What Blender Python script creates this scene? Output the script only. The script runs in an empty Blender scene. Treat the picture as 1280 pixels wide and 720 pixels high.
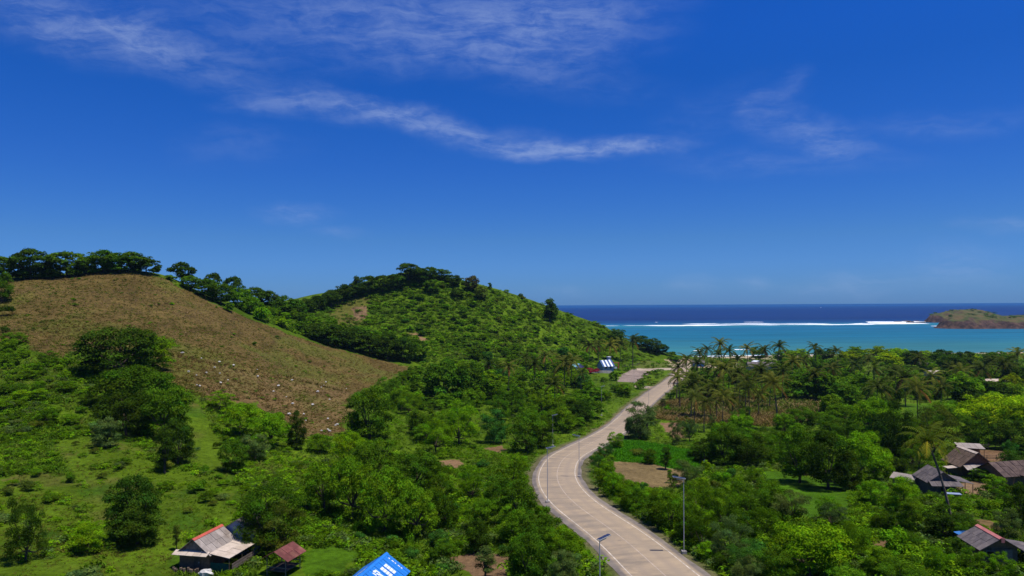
import bpy, math, random
import numpy as np

# ------------------------------------------------------------------ camera, sky, sun, exposure
sc = bpy.context.scene
COL = sc.collection
R = math.radians
F, HOR, ROLL, CAMH = 900.0, 381.9, R(0.30), 40.0      # focal length in photo pixels, horizon row, roll, height over the sea

cam = bpy.data.cameras.new("camera")
cam.sensor_width = 36.0
cam.lens = 36.0 * F / 1280.0
cam.shift_y = (HOR - 360.0) / 1280.0
cam.clip_start = 0.5
cam.clip_end = 300000.0
cam_o = bpy.data.objects.new("camera", cam)
COL.objects.link(cam_o)
ca, sa = math.cos(ROLL), math.sin(ROLL)
from mathutils import Matrix, Vector
cam_o.matrix_world = Matrix(((ca, sa, 0, 0), (0, 0, -1, 0), (-sa, ca, 0, CAMH), (0, 0, 0, 1)))
sc.camera = cam_o

SUN_EL, SUN_AZ = R(73), R(114)                          # high sun, to the right and a little behind the camera
sun = bpy.data.lights.new("sun", 'SUN')
sun.energy = 5.0
sun.angle = R(0.5)
sun.color = (1.0, 0.95, 0.87)
sun_o = bpy.data.objects.new("sun", sun)
COL.objects.link(sun_o)
sdir = Vector((math.sin(SUN_AZ) * math.cos(SUN_EL), math.cos(SUN_AZ) * math.cos(SUN_EL), math.sin(SUN_EL)))
sun_o.rotation_euler = sdir.to_track_quat('Z', 'Y').to_euler()
sun_o.location = (0, 0, 300)

sc.view_settings.view_transform = 'Standard'
sc.view_settings.look = 'None'
sc.view_settings.gamma = 1.0
sc.view_settings.exposure = 0.0
sc.view_settings.use_curve_mapping = False
sc.render.engine = 'CYCLES'
sc.cycles.max_bounces = 6
sc.cycles.diffuse_bounces = 3
sc.cycles.glossy_bounces = 2
sc.cycles.transmission_bounces = 3
sc.cycles.transparent_max_bounces = 4


class NT:
    """small helper to write node trees"""
    def __init__(self, tree):
        self.t = tree
        self.n = tree.nodes
        self.n.clear()

    def add(self, typ, ins=None, **kw):
        n = self.n.new(typ)
        for k, v in kw.items():
            setattr(n, k, v)
        for k, v in (ins or {}).items():
            self.put(n, k, v)
        return n

    def put(self, n, k, v):
        s = n.inputs[k]
        if isinstance(v, bpy.types.NodeSocket):
            self.t.links.new(v, s)
        elif isinstance(v, bpy.types.Node):
            self.t.links.new(v.outputs[0], s)
        else:
            s.default_value = v

    def math(self, op, a, b=0.0, c=None, clamp=False):
        n = self.add('ShaderNodeMath', {0: a, 1: b}, operation=op, use_clamp=clamp)
        if c is not None:
            self.put(n, 2, c)
        return n.outputs[0]

    def mix(self, f, a, b, mode='MIX'):
        n = self.add('ShaderNodeMix', data_type='RGBA', blend_type=mode)
        self.put(n, 0, f)
        self.put(n, 6, a)
        self.put(n, 7, b)
        return n.outputs[2]

    def maprange(self, v, a, b, c=0.0, d=1.0, smooth=False):
        n = self.add('ShaderNodeMapRange', {0: v, 1: a, 2: b, 3: c, 4: d})
        if smooth:
            n.interpolation_type = 'SMOOTHSTEP'
        return n.outputs[0]

    def noise(self, vec, scale, detail=4.0, rough=0.55, dist=0.0):
        return self.add('ShaderNodeTexNoise', {'Vector': vec, 'Scale': scale, 'Detail': detail, 'Roughness': rough, 'Distortion': dist}).outputs[0]


def rgb(r, g, b):
    return (r, g, b, 1.0)


world = bpy.data.worlds.new("World")
sc.world = world
world.use_nodes = True
W = NT(world.node_tree)
sky = W.add('ShaderNodeTexSky', sky_type='NISHITA', sun_disc=False, sun_elevation=SUN_EL, sun_rotation=SUN_AZ,
            altitude=200.0, air_density=1.0, dust_density=0.25, ozone_density=3.0)
SKY_STRENGTH = 0.10
gen = W.add('ShaderNodeTexCoord').outputs['Generated']
sep = W.add('ShaderNodeSeparateXYZ', {0: gen})
dx, dy, dz = sep.outputs
# a polarised, deep blue reading of the sky: gamma and saturation on the sky texture's own colours
skyc = W.add('ShaderNodeGamma', {0: sky.outputs[0], 1: 1.0}).outputs[0]
skyc = W.add('ShaderNodeHueSaturation', {'Saturation': 1.35, 'Value': 1.0, 'Color': skyc}).outputs[0]
tramp = W.add('ShaderNodeValToRGB', {0: W.maprange(dz, 0.0, 0.40)})
TS = ((0.0, (0.170, 0.415, 1.29)), (0.06, (0.19, 0.43, 1.12)), (0.225, (0.24, 0.465, 0.93)), (0.46, (0.225, 0.47, 0.99)), (0.74, (0.19, 0.50, 1.04)), (0.86, (0.21, 0.545, 1.13)), (1.0, (0.22, 0.57, 1.18)))
while len(tramp.color_ramp.elements) < len(TS): tramp.color_ramp.elements.new(0.5)
for e, (p_, c_) in zip(tramp.color_ramp.elements, TS):
    e.position, e.color = p_, rgb(*c_)
tint = tramp.outputs[0]
skyc = W.mix(1.0, skyc, tint, 'MULTIPLY')
# thin cirrus: fibres drawn on a high level sheet, gathered in a few banks
ysafe = W.math('MAXIMUM', dy, 0.05)
u = W.math('DIVIDE', dx, ysafe)
v = W.math('DIVIDE', dz, ysafe)
uv = W.add('ShaderNodeCombineXYZ', {0: u, 1: v, 2: 0.0}).outputs[0]
zz = W.math('ADD', W.math('MAXIMUM', dz, 0.0), 0.06)
sheet = W.add('ShaderNodeCombineXYZ', {0: W.math('DIVIDE', dx, zz), 1: W.math('DIVIDE', dy, zz), 2: 0.0}).outputs[0]


def bank(px, py, rx, ry, rot, amp):
    m = W.add('ShaderNodeMapping', {'Vector': uv, 'Location': ((px - 640) / F, (HOR - py) / F, 0), 'Rotation': (0, 0, R(rot)),
                                    'Scale': (rx / F, ry / F, 1)}, vector_type='TEXTURE')
    ln = W.add('ShaderNodeVectorMath', {0: m.outputs[0]}, operation='LENGTH').outputs['Value']
    g = W.maprange(ln, 1.0, 0.0, 0.0, amp, True)
    return g


wob = W.add('ShaderNodeTexNoise', {'Vector': uv, 'Scale': 7.0, 'Detail': 4.0, 'Roughness': 0.6}).outputs['Color']
wob = W.add('ShaderNodeVectorMath', {0: wob, 1: (0.5, 0.5, 0.5)}, operation='SUBTRACT').outputs[0]
uvw = W.add('ShaderNodeVectorMath', {0: wob, 1: (0.13, 0.045, 0.0), 2: uv}, operation='MULTIPLY_ADD').outputs[0]
# centre, radii, turn and strength of each bank of thin cloud
banks = [(90, 26, 190, 60, -16, 0.46), (215, 62, 180, 46, -16, 0.30), (390, 20, 330, 100, 0, 0.26), (560, 18, 260, 90, -4, 0.28), (705, 28, 210, 85, 8, 0.42),
         (640, 85, 260, 45, -8, 0.18), (430, 132, 190, 30, -9, 0.44), (530, 153, 170, 26, -16, 0.44), (640, 178, 150, 26, -4, 0.32), (745, 185, 180, 19, 2, 0.72),
         (1005, 168, 110, 38, -16, 0.34), (1050, 190, 80, 18, -4, 0.20), (905, 140, 150, 50, 18, 0.09), (370, 266, 80, 18, 0, 0.32), (424, 288, 60, 12, 0, 0.22), (1058, 356, 110, 26, 0, 0.30),
         (872, 359, 50, 18, 0, 0.24), (936, 353, 40, 16, 0, 0.24), (1195, 340, 110, 44, 0, 0.22), (1260, 287, 90, 16, 0, 0.26), (970, 118, 70, 20, 25, 0.24),
         (1180, 158, 170, 28, 6, 0.16), (310, 180, 120, 40, 0, 0.12), (700, 365, 50, 12, 0, 0.16), (980, 205, 240, 26, 0, 0.16), (330, 128, 90, 20, 0, 0.16)]
acc = None
uv = uvw
for bnk in banks:
    g = bank(*bnk)
    acc = g if acc is None else W.math('ADD', acc, g)
mp = W.add('ShaderNodeMapping', {'Vector': uvw, 'Rotation': (0, 0, R(9)), 'Scale': (4.6, 20.0, 1.0)})
n1 = W.noise(mp.outputs[0], 2.4, 10.0, 0.66, 0.5)
mp2 = W.add('ShaderNodeMapping', {'Vector': sheet, 'Rotation': (0, 0, R(-24)), 'Scale': (1.0, 0.6, 1.0)})
n2 = W.noise(mp2.outputs[0], 9.0, 8.0, 0.70, 0.4)
nn = W.math('ADD', W.math('MULTIPLY', n1, 0.62), W.math('MULTIPLY', n2, 0.38))
fib = W.maprange(nn, 0.36, 0.68, 0.14, 1.0, True)
cl = W.math('MULTIPLY', W.math('MINIMUM', W.math('MULTIPLY', acc, 0.80), 0.62), fib)
cl = W.math('MULTIPLY', cl, W.maprange(dy, 0.05, 0.2))
skyc = W.mix(cl, skyc, rgb(3.9, 5.0, 7.6))
bg = W.add('ShaderNodeBackground', {'Color': skyc, 'Strength': SKY_STRENGTH})
wo = W.add('ShaderNodeOutputWorld', {'Surface': bg.outputs[0]})


# ------------------------------------------------------------------ tagging and small mesh helpers
def tag(o, label=None, cat=None, group=None, kind=None):
    if label: o['label'] = label
    if cat: o['category'] = cat
    if group: o['group'] = group
    if kind: o['kind'] = kind
    return o


def empty(name, loc=(0, 0, 0), rz=0.0):
    o = bpy.data.objects.new(name, None)
    o.empty_display_size = 0.3
    COL.objects.link(o)
    o.location = loc
    o.rotation_euler = (0, 0, rz)
    return o


def make_mesh(name, V, Fq, mat=None, tint=None, smooth=False, uv=None):
    """V (n,3), Fq (m,k) all faces with k corners; tint (m,) grey or (m,3) colour per face"""
    V = np.asarray(V, dtype=np.float32)
    Fq = np.asarray(Fq, dtype=np.int32)
    m, k = Fq.shape
    me = bpy.data.meshes.new(name)
    me.vertices.add(len(V))
    me.vertices.foreach_set("co", V.ravel())
    me.loops.add(m * k)
    me.loops.foreach_set("vertex_index", Fq.ravel())
    me.polygons.add(m)
    me.polygons.foreach_set("loop_start", np.arange(0, m * k, k, dtype=np.int32))
    me.polygons.foreach_set("loop_total", np.full(m, k, dtype=np.int32))
    me.polygons.foreach_set("use_smooth", np.full(m, smooth, dtype=bool))
    if tint is not None:
        t = np.asarray(tint, dtype=np.float32)
        if t.ndim == 1:
            t = np.repeat(t[:, None], 3, 1)
        a = me.attributes.new("tint", 'FLOAT_COLOR', 'FACE')
        a.data.foreach_set("color", np.concatenate([t, np.ones((m, 1), np.float32)], 1).ravel())
    me.update(calc_edges=True)
    if mat: me.materials.append(mat)
    return me


def link(name, me, parent=None, loc=None):
    o = bpy.data.objects.new(name, me)
    COL.objects.link(o)
    if parent: o.parent = parent
    if loc is not None: o.location = loc
    return o


class MB:
    """collects boxes, bars, tubes and sheets into one mesh"""
    def __init__(self):
        self.v, self.f, self.t = [], [], []

    def quad(self, pts, t=1.0):
        b = len(self.v)
        self.v += [tuple(p) for p in pts]
        self.f.append((b, b + 1, b + 2, b + 3))
        self.t.append(t)

    def hexa(self, p, t=1.0):
        """p: 8 corners, bottom ring then top ring (counter clockwise from above)"""
        b = len(self.v)
        self.v += [tuple(q) for q in p]
        for q in ((3, 2, 1, 0), (4, 5, 6, 7), (0, 1, 5, 4), (1, 2, 6, 5), (2, 3, 7, 6), (3, 0, 4, 7)):
            self.f.append(tuple(b + i for i in q))
            self.t.append(t)

    def box(self, c, s, t=1.0, rz=0.0):
        x, y, z = s[0] / 2, s[1] / 2, s[2] / 2
        cr, sr = math.cos(rz), math.sin(rz)
        P = []
        for zz_ in (-z, z):
            for (a, b) in ((-x, -y), (x, -y), (x, y), (-x, y)):
                P.append((c[0] + a * cr - b * sr, c[1] + a * sr + b * cr, c[2] + zz_))
        self.hexa(P, t)

    def bar(self, a, b, w, t=1.0, w2=None, n=6):
        """tapered bar with n sides from a to b"""
        a, b = Vector(a), Vector(b)
        d = (b - a)
        if d.length < 1e-6: return
        q = d.to_track_quat('Z', 'Y').to_matrix()
        w2 = w if w2 is None else w2
        base = len(self.v)
        for (p, r) in ((a, w), (b, w2)):
            for i in range(n):
                an = 2 * math.pi * i / n
                self.v.append(tuple(p + q @ Vector((math.cos(an) * r, math.sin(an) * r, 0))))
        for i in range(n):
            j = (i + 1) % n
            self.f.append((base + i, base + j, base + n + j, base + n + i))
            self.t.append(t)
        for ring in (base, base + n):                   # caps from quads
            c = len(self.v)
            p = np.mean([self.v[ring + i] for i in range(n)], 0)
            self.v.append(tuple(p))
            for i in range(0, n, 2):
                q4 = (c, ring + i, ring + (i + 1) % n, ring + (i + 2) % n)
                self.f.append(q4 if ring != base else q4[::-1])
                self.t.append(t)

    def tube(self, pts, rad, t=1.0, n=6):
        for i in range(len(pts) - 1):
            self.bar(pts[i], pts[i + 1], rad[i], t, rad[i + 1], n)

    def sheet(self, p00, p10, p11, p01, nx=1, ny=1, th=0.04, rng=None, vary=0.12, lap=0.012, cols=None):
        """sloping sheet of nx by ny slabs with thickness th; neighbouring slabs sit a little apart in height"""
        A, B, C, D = (np.array(p, float) for p in (p00, p10, p11, p01))
        nrm = np.cross(B - A, D - A)
        nrm /= np.linalg.norm(nrm)
        if nrm[2] < 0: nrm = -nrm
        P = lambda s, q: A * (1 - s) * (1 - q) + B * s * (1 - q) + C * s * q + D * (1 - s) * q
        g = 0.004
        for i in range(nx):
            for j in range(ny):
                s0, s1, q0, q1 = i / nx + g, (i + 1) / nx - g, j / ny + g, (j + 1) / ny - g
                off = nrm * (lap * ((i + j) % 2))
                t = 1.0 + (rng.uniform(-vary, vary) if rng else 0)
                if cols: t = tuple(t * q for q in cols[i % len(cols)])
                lo = [P(s0, q0), P(s1, q0), P(s1, q1), P(s0, q1)]
                self.hexa([p + off for p in lo] + [p + off + nrm * th for p in lo], t)

    def build(self, name, mat, parent=None, loc=None):
        t = [(q, q, q) if isinstance(q, (int, float)) else tuple(q) for q in self.t]
        me = make_mesh(name, self.v, self.f, mat, t)
        return link(name, me, parent, loc)


def principled(nt, color, rough=0.8, spec=0.2, normal=None, metal=0.0):
    p = nt.add('ShaderNodeBsdfPrincipled', {'Base Color': color, 'Roughness': rough, 'Specular IOR Level': spec, 'Metallic': metal})
    if normal is not None: nt.put(p, 'Normal', normal)
    return p.outputs[0]


def new_mat(name):
    m = bpy.data.materials.new(name)
    m.use_nodes = True
    return m, NT(m.node_tree)


def solid(name, color, rough=0.75, spec=0.25, var=0.25, scale=2.0, metal=0.0, bump=0.0, stain=None, stain_amt=0.0):
    """painted or raw surface: own colour times the face tint, blotchy wear, optional stains with a colour of their own"""
    m, n = new_mat(name)
    oc = n.add('ShaderNodeTexCoord').outputs['Object']
    at = n.add('ShaderNodeAttribute', attribute_name='tint').outputs['Color']
    nz = n.noise(oc, scale, 6.0, 0.6)
    k = n.maprange(nz, 0.3, 0.7, 1 - var, 1 + var)
    c = n.mix(1.0, at, rgb(*color), 'MULTIPLY')
    c = n.add('ShaderNodeVectorMath', {0: c, 3: k}, operation='SCALE').outputs[0]
    if stain:
        s = n.maprange(n.noise(oc, scale * 0.45, 5.0, 0.65), 0.48, 0.62, 0.0, stain_amt)
        c = n.mix(s, c, rgb(*stain))
    nor = None
    if bump:
        nor = n.add('ShaderNodeBump', {'Strength': 0.5, 'Distance': bump, 'Height': n.noise(oc, scale * 4, 4.0)}).outputs[0]
    n.add('ShaderNodeOutputMaterial', {'Surface': principled(n, c, rough, spec, nor, metal)})
    return m


# ------------------------------------------------------------------ the lie of the land
def ray_dir(px, py):
    a = np.asarray(px, float) - 640.0
    b = HOR - np.asarray(py, float)
    return (a * ca + b * sa) / F, (-a * sa + b * ca) / F      # x and z per metre of depth


CTRL = []                                                      # x, y, z


def cy(px, py, Y):
    gx, gz = ray_dir(px, py)
    CTRL.append((gx * Y, Y, CAMH + gz * Y))


def cz(px, py, z):
    gx, gz = ray_dir(px, py)
    Y = (z - CAMH) / gz
    CTRL.append((gx * Y, Y, z))


# road and its surroundings
for p in ((832, 720, 14.6), (855, 692, 14.0), (793, 685, 13.8), (732, 641, 13.0), (685, 631, 12.6), (697, 604, 11.2), (700, 588, 9.9),
          (724, 597, 10.6), (691, 560, 8.0), (740, 549, 6.9), (768, 532, 5.7), (800, 507, 4.5), (828, 484, 3.6), (843, 474, 3.1),
          (854, 460, 2.6), (862, 452, 2.0)):
    cz(*p)
# valley on the left of the road
for p in ((0, 720, 13.0), (120, 715, 12.0), (260, 713, 11.2), (360, 712, 10.8), (480, 735, 11.0), (600, 700, 11.5), (690, 715, 13.2), (480, 650, 10.4),
          (560, 580, 9.2), (640, 560, 8.3), (640, 640, 11.6), (660, 520, 7.8), (700, 490, 6.2), (750, 470, 4.8), (790, 462, 3.6), (820, 452, 2.6), (600, 480, 10.0)):
    cz(*p)
# left hill, from its foot to the ridge
for p in ((0, 640, 92), (100, 620, 98), (200, 620, 102), (0, 560, 116), (0, 500, 138), (0, 450, 160), (0, 400, 195), (-20, 352, 240), (60, 346, 247), (130, 338, 256),
          (200, 343, 266), (250, 366, 276), (320, 396, 286), (400, 426, 296), (515, 459, 300), (130, 400, 200), (90, 440, 168), (250, 440, 190), (250, 480, 165),
          (300, 430, 220), (330, 480, 190), (350, 520, 168), (420, 535, 166), (420, 480, 232), (200, 540, 136), (150, 500, 146), (300, 560, 134),
          (380, 590, 122), (50, 500, 137), (300, 640, 96), (100, 560, 115), (200, 385, 228), (330, 440, 235), (470, 500, 215)):
    cy(*p)
# second hill
for p in ((520, 340, 430), (380, 383, 400), (450, 361, 414), (600, 359, 440), (690, 386, 460), (760, 411, 480), (820, 438, 500), (560, 420, 370), (480, 400, 380),
          (620, 400, 400), (700, 430, 412), (520, 440, 335), (760, 446, 440), (640, 430, 382), (400, 400, 350), (345, 389, 335), (560, 375, 415), (640, 455, 350), (500, 370, 408)):
    cy(*p)
# plain on the right
for p in ((1000, 715, 13.2), (1190, 668, 12.0), (900, 640, 11.5), (830, 600, 9.0), (830, 570, 7.8), (900, 560, 7.5), (970, 540, 6.5), (1060, 600, 9.0), (1230, 610, 9.6), (1240, 700, 12.2), (1280, 640, 10.5),
          (1180, 556, 6.6), (1000, 500, 4.8), (1280, 490, 4.6), (1280, 560, 6.8), (1000, 470, 3.6), (1100, 458, 3.0), (1280, 452, 3.0), (930, 465, 3.2), (1150, 480, 3.8), (1400, 480, 4.5), (1450, 650, 11)):
    cz(*p)
# beyond the frame and the coast
CTRL += [(-220, 60, 24), (-160, 20, 16), (0, 20, 14), (90, 20, 15), (220, 60, 13), (420, 200, 6), (-330, 250, 58), (-330, 420, 48), (-180, 330, 46), (-140, 470, 42), (-60, 520, 34),
         (-80, 620, 8), (-300, 650, 12), (30, 560, 16), (60, 600, 2), (-60, 700, -4), (110, 555, -0.4), (135, 545, 0.2), (180, 548, 0.5), (260, 562, 0.6), (340, 566, 0.6), (440, 575, 0.6), (620, 570, 0.8),
         (140, 590, -2.4), (220, 620, -3), (340, 640, -3.5), (460, 650, -3.5), (640, 650, -3.5), (120, 720, -5), (400, 760, -6), (650, 760, -6), (-300, 780, -5), (700, 300, 8), (700, 450, 5), (-450, 200, 60), (-450, 500, 45)]
C = np.array(CTRL)


def rbf_fit(C, lam=0.6):
    n = len(C)
    d = np.linalg.norm(C[:, None, :2] - C[None, :, :2], axis=2) / 100
    K = d ** 1.5 + lam * 1e-3 * np.eye(n) * -1
    P = np.c_[np.ones(n), C[:, :2] / 100]
    A = np.block([[K, P], [P.T, np.zeros((3, 3))]])
    return np.linalg.solve(A, np.r_[C[:, 2], 0, 0, 0])


w_ = rbf_fit(C)
GX0, GY0, GS = -480.0, -40.0, 2.0
gx_ = np.arange(GX0, 740, GS)
gy_ = np.arange(GY0, 800, GS)
XX, YY = np.meshgrid(gx_, gy_)                                  # rows are y
HT = np.zeros_like(XX)
pts = np.c_[XX.ravel(), YY.ravel()]
for s in range(0, len(pts), 40000):
    p = pts[s:s + 40000]
    d = np.linalg.norm(p[:, None, :] - C[None, :, :2], axis=2) / 100
    HT.ravel()[s:s + 40000] = d ** 1.5 @ w_[:len(C)] + w_[len(C)] + p @ w_[len(C) + 1:] / 100


def blur(a, n):
    for _ in range(n):
        b = np.pad(a, 1, mode='edge')
        a = (b[:-2, 1:-1] + b[2:, 1:-1] + b[1:-1, :-2] + b[1:-1, 2:] + 2 * b[1:-1, 1:-1]) / 6
    return a


HT = blur(HT, 4)


def vnoise(x, y, scale, seed=0):
    """smooth value noise, vectorised, about -1..1"""
    x = np.asarray(x) / scale + seed * 17.31
    y = np.asarray(y) / scale - seed * 9.77
    xi, yi = np.floor(x).astype(np.int64), np.floor(y).astype(np.int64)
    fx, fy = x - xi, y - yi
    fx, fy = fx * fx * (3 - 2 * fx), fy * fy * (3 - 2 * fy)

    def h(a, b):
        k = (a * 374761393 + b * 668265263 + seed * 974634777) & 0xFFFFFFFF
        k = ((k ^ (k >> 13)) * 1274126177) & 0xFFFFFFFF
        return ((k ^ (k >> 16)) & 0xFFFF) / 32767.5 - 1
    return (h(xi, yi) * (1 - fx) + h(xi + 1, yi) * fx) * (1 - fy) + (h(xi, yi + 1) * (1 - fx) + h(xi + 1, yi + 1) * fx) * fy


def fbm(x, y, scale, oct=4, seed=0):
    s, a, t = 0, 1.0, 0
    for i in range(oct):
        s = s + a * vnoise(x, y, scale / 2 ** i, seed + i)
        t += a
        a *= 0.55
    return s / t


up = np.clip((HT - 10) / 25, 0, 1)
HT = HT + fbm(XX, YY, 26, 3, 3) * (0.25 + 1.3 * up) * np.clip((HT + 1) / 4, 0, 1)


def ground(x, y):
    fx = np.clip((np.asarray(x, float) - GX0) / GS, 0, HT.shape[1] - 1.001)
    fy = np.clip((np.asarray(y, float) - GY0) / GS, 0, HT.shape[0] - 1.001)
    i, j = fx.astype(int), fy.astype(int)
    a, b = fx - i, fy - j
    return (HT[j, i] * (1 - a) + HT[j, i + 1] * a) * (1 - b) + (HT[j + 1, i] * (1 - a) + HT[j + 1, i + 1] * a) * b


DEPTHS = np.exp(np.linspace(math.log(45), math.log(760), 1500))


def at(px, py, tries=40):
    """where the sight line through a photo pixel meets the ground"""
    for k in range(tries):
        gx, gz = ray_dir(px, py + k * 0.75)
        g = ground(gx * DEPTHS, DEPTHS)
        hit = np.nonzero(CAMH + gz * DEPTHS <= g)[0]
        if len(hit) and DEPTHS[hit[0]] < 640:
            Y = DEPTHS[hit[0]]
            return np.array((gx * Y, Y, g[hit[0]]))
    return None


def at_many(px, py):
    gx, gz = ray_dir(px, py)
    X = gx[:, None] * DEPTHS[None]
    g = ground(X, np.repeat(DEPTHS[None], len(gx), 0))
    hit = CAMH + gz[:, None] * DEPTHS[None] <= g
    ok = hit.any(1)
    k = hit.argmax(1)
    Y = DEPTHS[k]
    ok &= Y < 640
    return np.c_[gx * Y, Y, g[np.arange(len(k)), k]], ok


def to_px(x, y, z):
    a, b = x / y * F, (z - CAMH) / y * F
    return 640 + a * ca - b * sa, HOR - (a * sa + b * ca)


# road centre line (photo pixels -> ground), smoothed, then the ground is levelled under it
road_px = [(900, 778), (850, 735), (832, 720), (811, 700), (780, 675), (748, 652), (722, 633), (704, 615), (696, 600), (697, 587), (705, 573), (724, 561.5), (746, 551), (768, 538), (786, 522), (803, 505), (828, 485), (843, 474), (850, 466), (856, 459.5), (862, 453.5)]
rp = np.array([at(*p) for p in road_px])[:, :2]


def spline(P, step=1.5):
    P = np.asarray(P, float)
    Q = np.vstack([2 * P[0] - P[1], P, 2 * P[-1] - P[-2]])
    out = []
    for i in range(1, len(Q) - 2):
        n = max(2, int(np.linalg.norm(Q[i + 1] - Q[i]) / step))
        t = np.linspace(0, 1, n, endpoint=False)[:, None]
        a, b, c, d = Q[i - 1], Q[i], Q[i + 1], Q[i + 2]
        out.append(0.5 * (2 * b + (c - a) * t + (2 * a - 5 * b + 4 * c - d) * t ** 2 + (3 * b - a - 3 * c + d) * t ** 3))
    return np.vstack(out + [P[-1:]])


def smooth_line(L, n):
    L = L.copy()
    for _ in range(n):
        L[1:-1] = (L[:-2] + 2 * L[1:-1] + L[2:]) / 4
    return L


# resample evenly
def resample(L, step):
    d = np.r_[0, np.cumsum(np.linalg.norm(np.diff(L, axis=0), axis=1))]
    t = np.arange(0, d[-1], step)
    return np.c_[[np.interp(t, d, L[:, k]) for k in range(L.shape[1])]].T


RL = resample(smooth_line(resample(spline(rp), 1.0), 60), 1.0)
RZ = smooth_line(ground(RL[:, 0], RL[:, 1])[:, None], 200)[:, 0]


def near_line(x, y, L):
    """distance to a polyline sampled densely, and the index of the nearest sample"""
    x, y = np.asarray(x, float).ravel(), np.asarray(y, float).ravel()
    bd, bi = np.full(len(x), 1e9), np.zeros(len(x), int)
    for s in range(0, len(x), 20000):
        d = (x[s:s + 20000, None] - L[None, :, 0]) ** 2 + (y[s:s + 20000, None] - L[None, :, 1]) ** 2
        k = d.argmin(1)
        bi[s:s + 20000] = k
        bd[s:s + 20000] = np.sqrt(d[np.arange(len(k)), k])
    return bd, bi


box = (XX > RL[:, 0].min() - 25) & (XX < RL[:, 0].max() + 25) & (YY > RL[:, 1].min() - 25) & (YY < RL[:, 1].max() + 25)
bd, bi = near_line(XX[box], YY[box], RL)
wgt = np.clip((14 - bd) / 8.5, 0, 1)
wgt = wgt * wgt * (3 - 2 * wgt)
HT[box] = HT[box] * (1 - wgt) + (RZ[bi] - 0.05) * wgt
up = None


def inside(poly, x, y):
    x, y = np.asarray(x), np.asarray(y)
    r = np.zeros(x.shape, bool)
    n = len(poly)
    for i in range(n):
        (x1, y1), (x2, y2) = poly[i], poly[(i + 1) % n]
        c = (y1 > y) != (y2 > y)
        with np.errstate(divide='ignore', invalid='ignore'):
            r ^= c & (x < (x2 - x1) * (y - y1) / (y2 - y1 + 1e-12) + x1)
    return r


def world_poly(pp):
    return [tuple(at(*p)[:2]) for p in pp]


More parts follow.
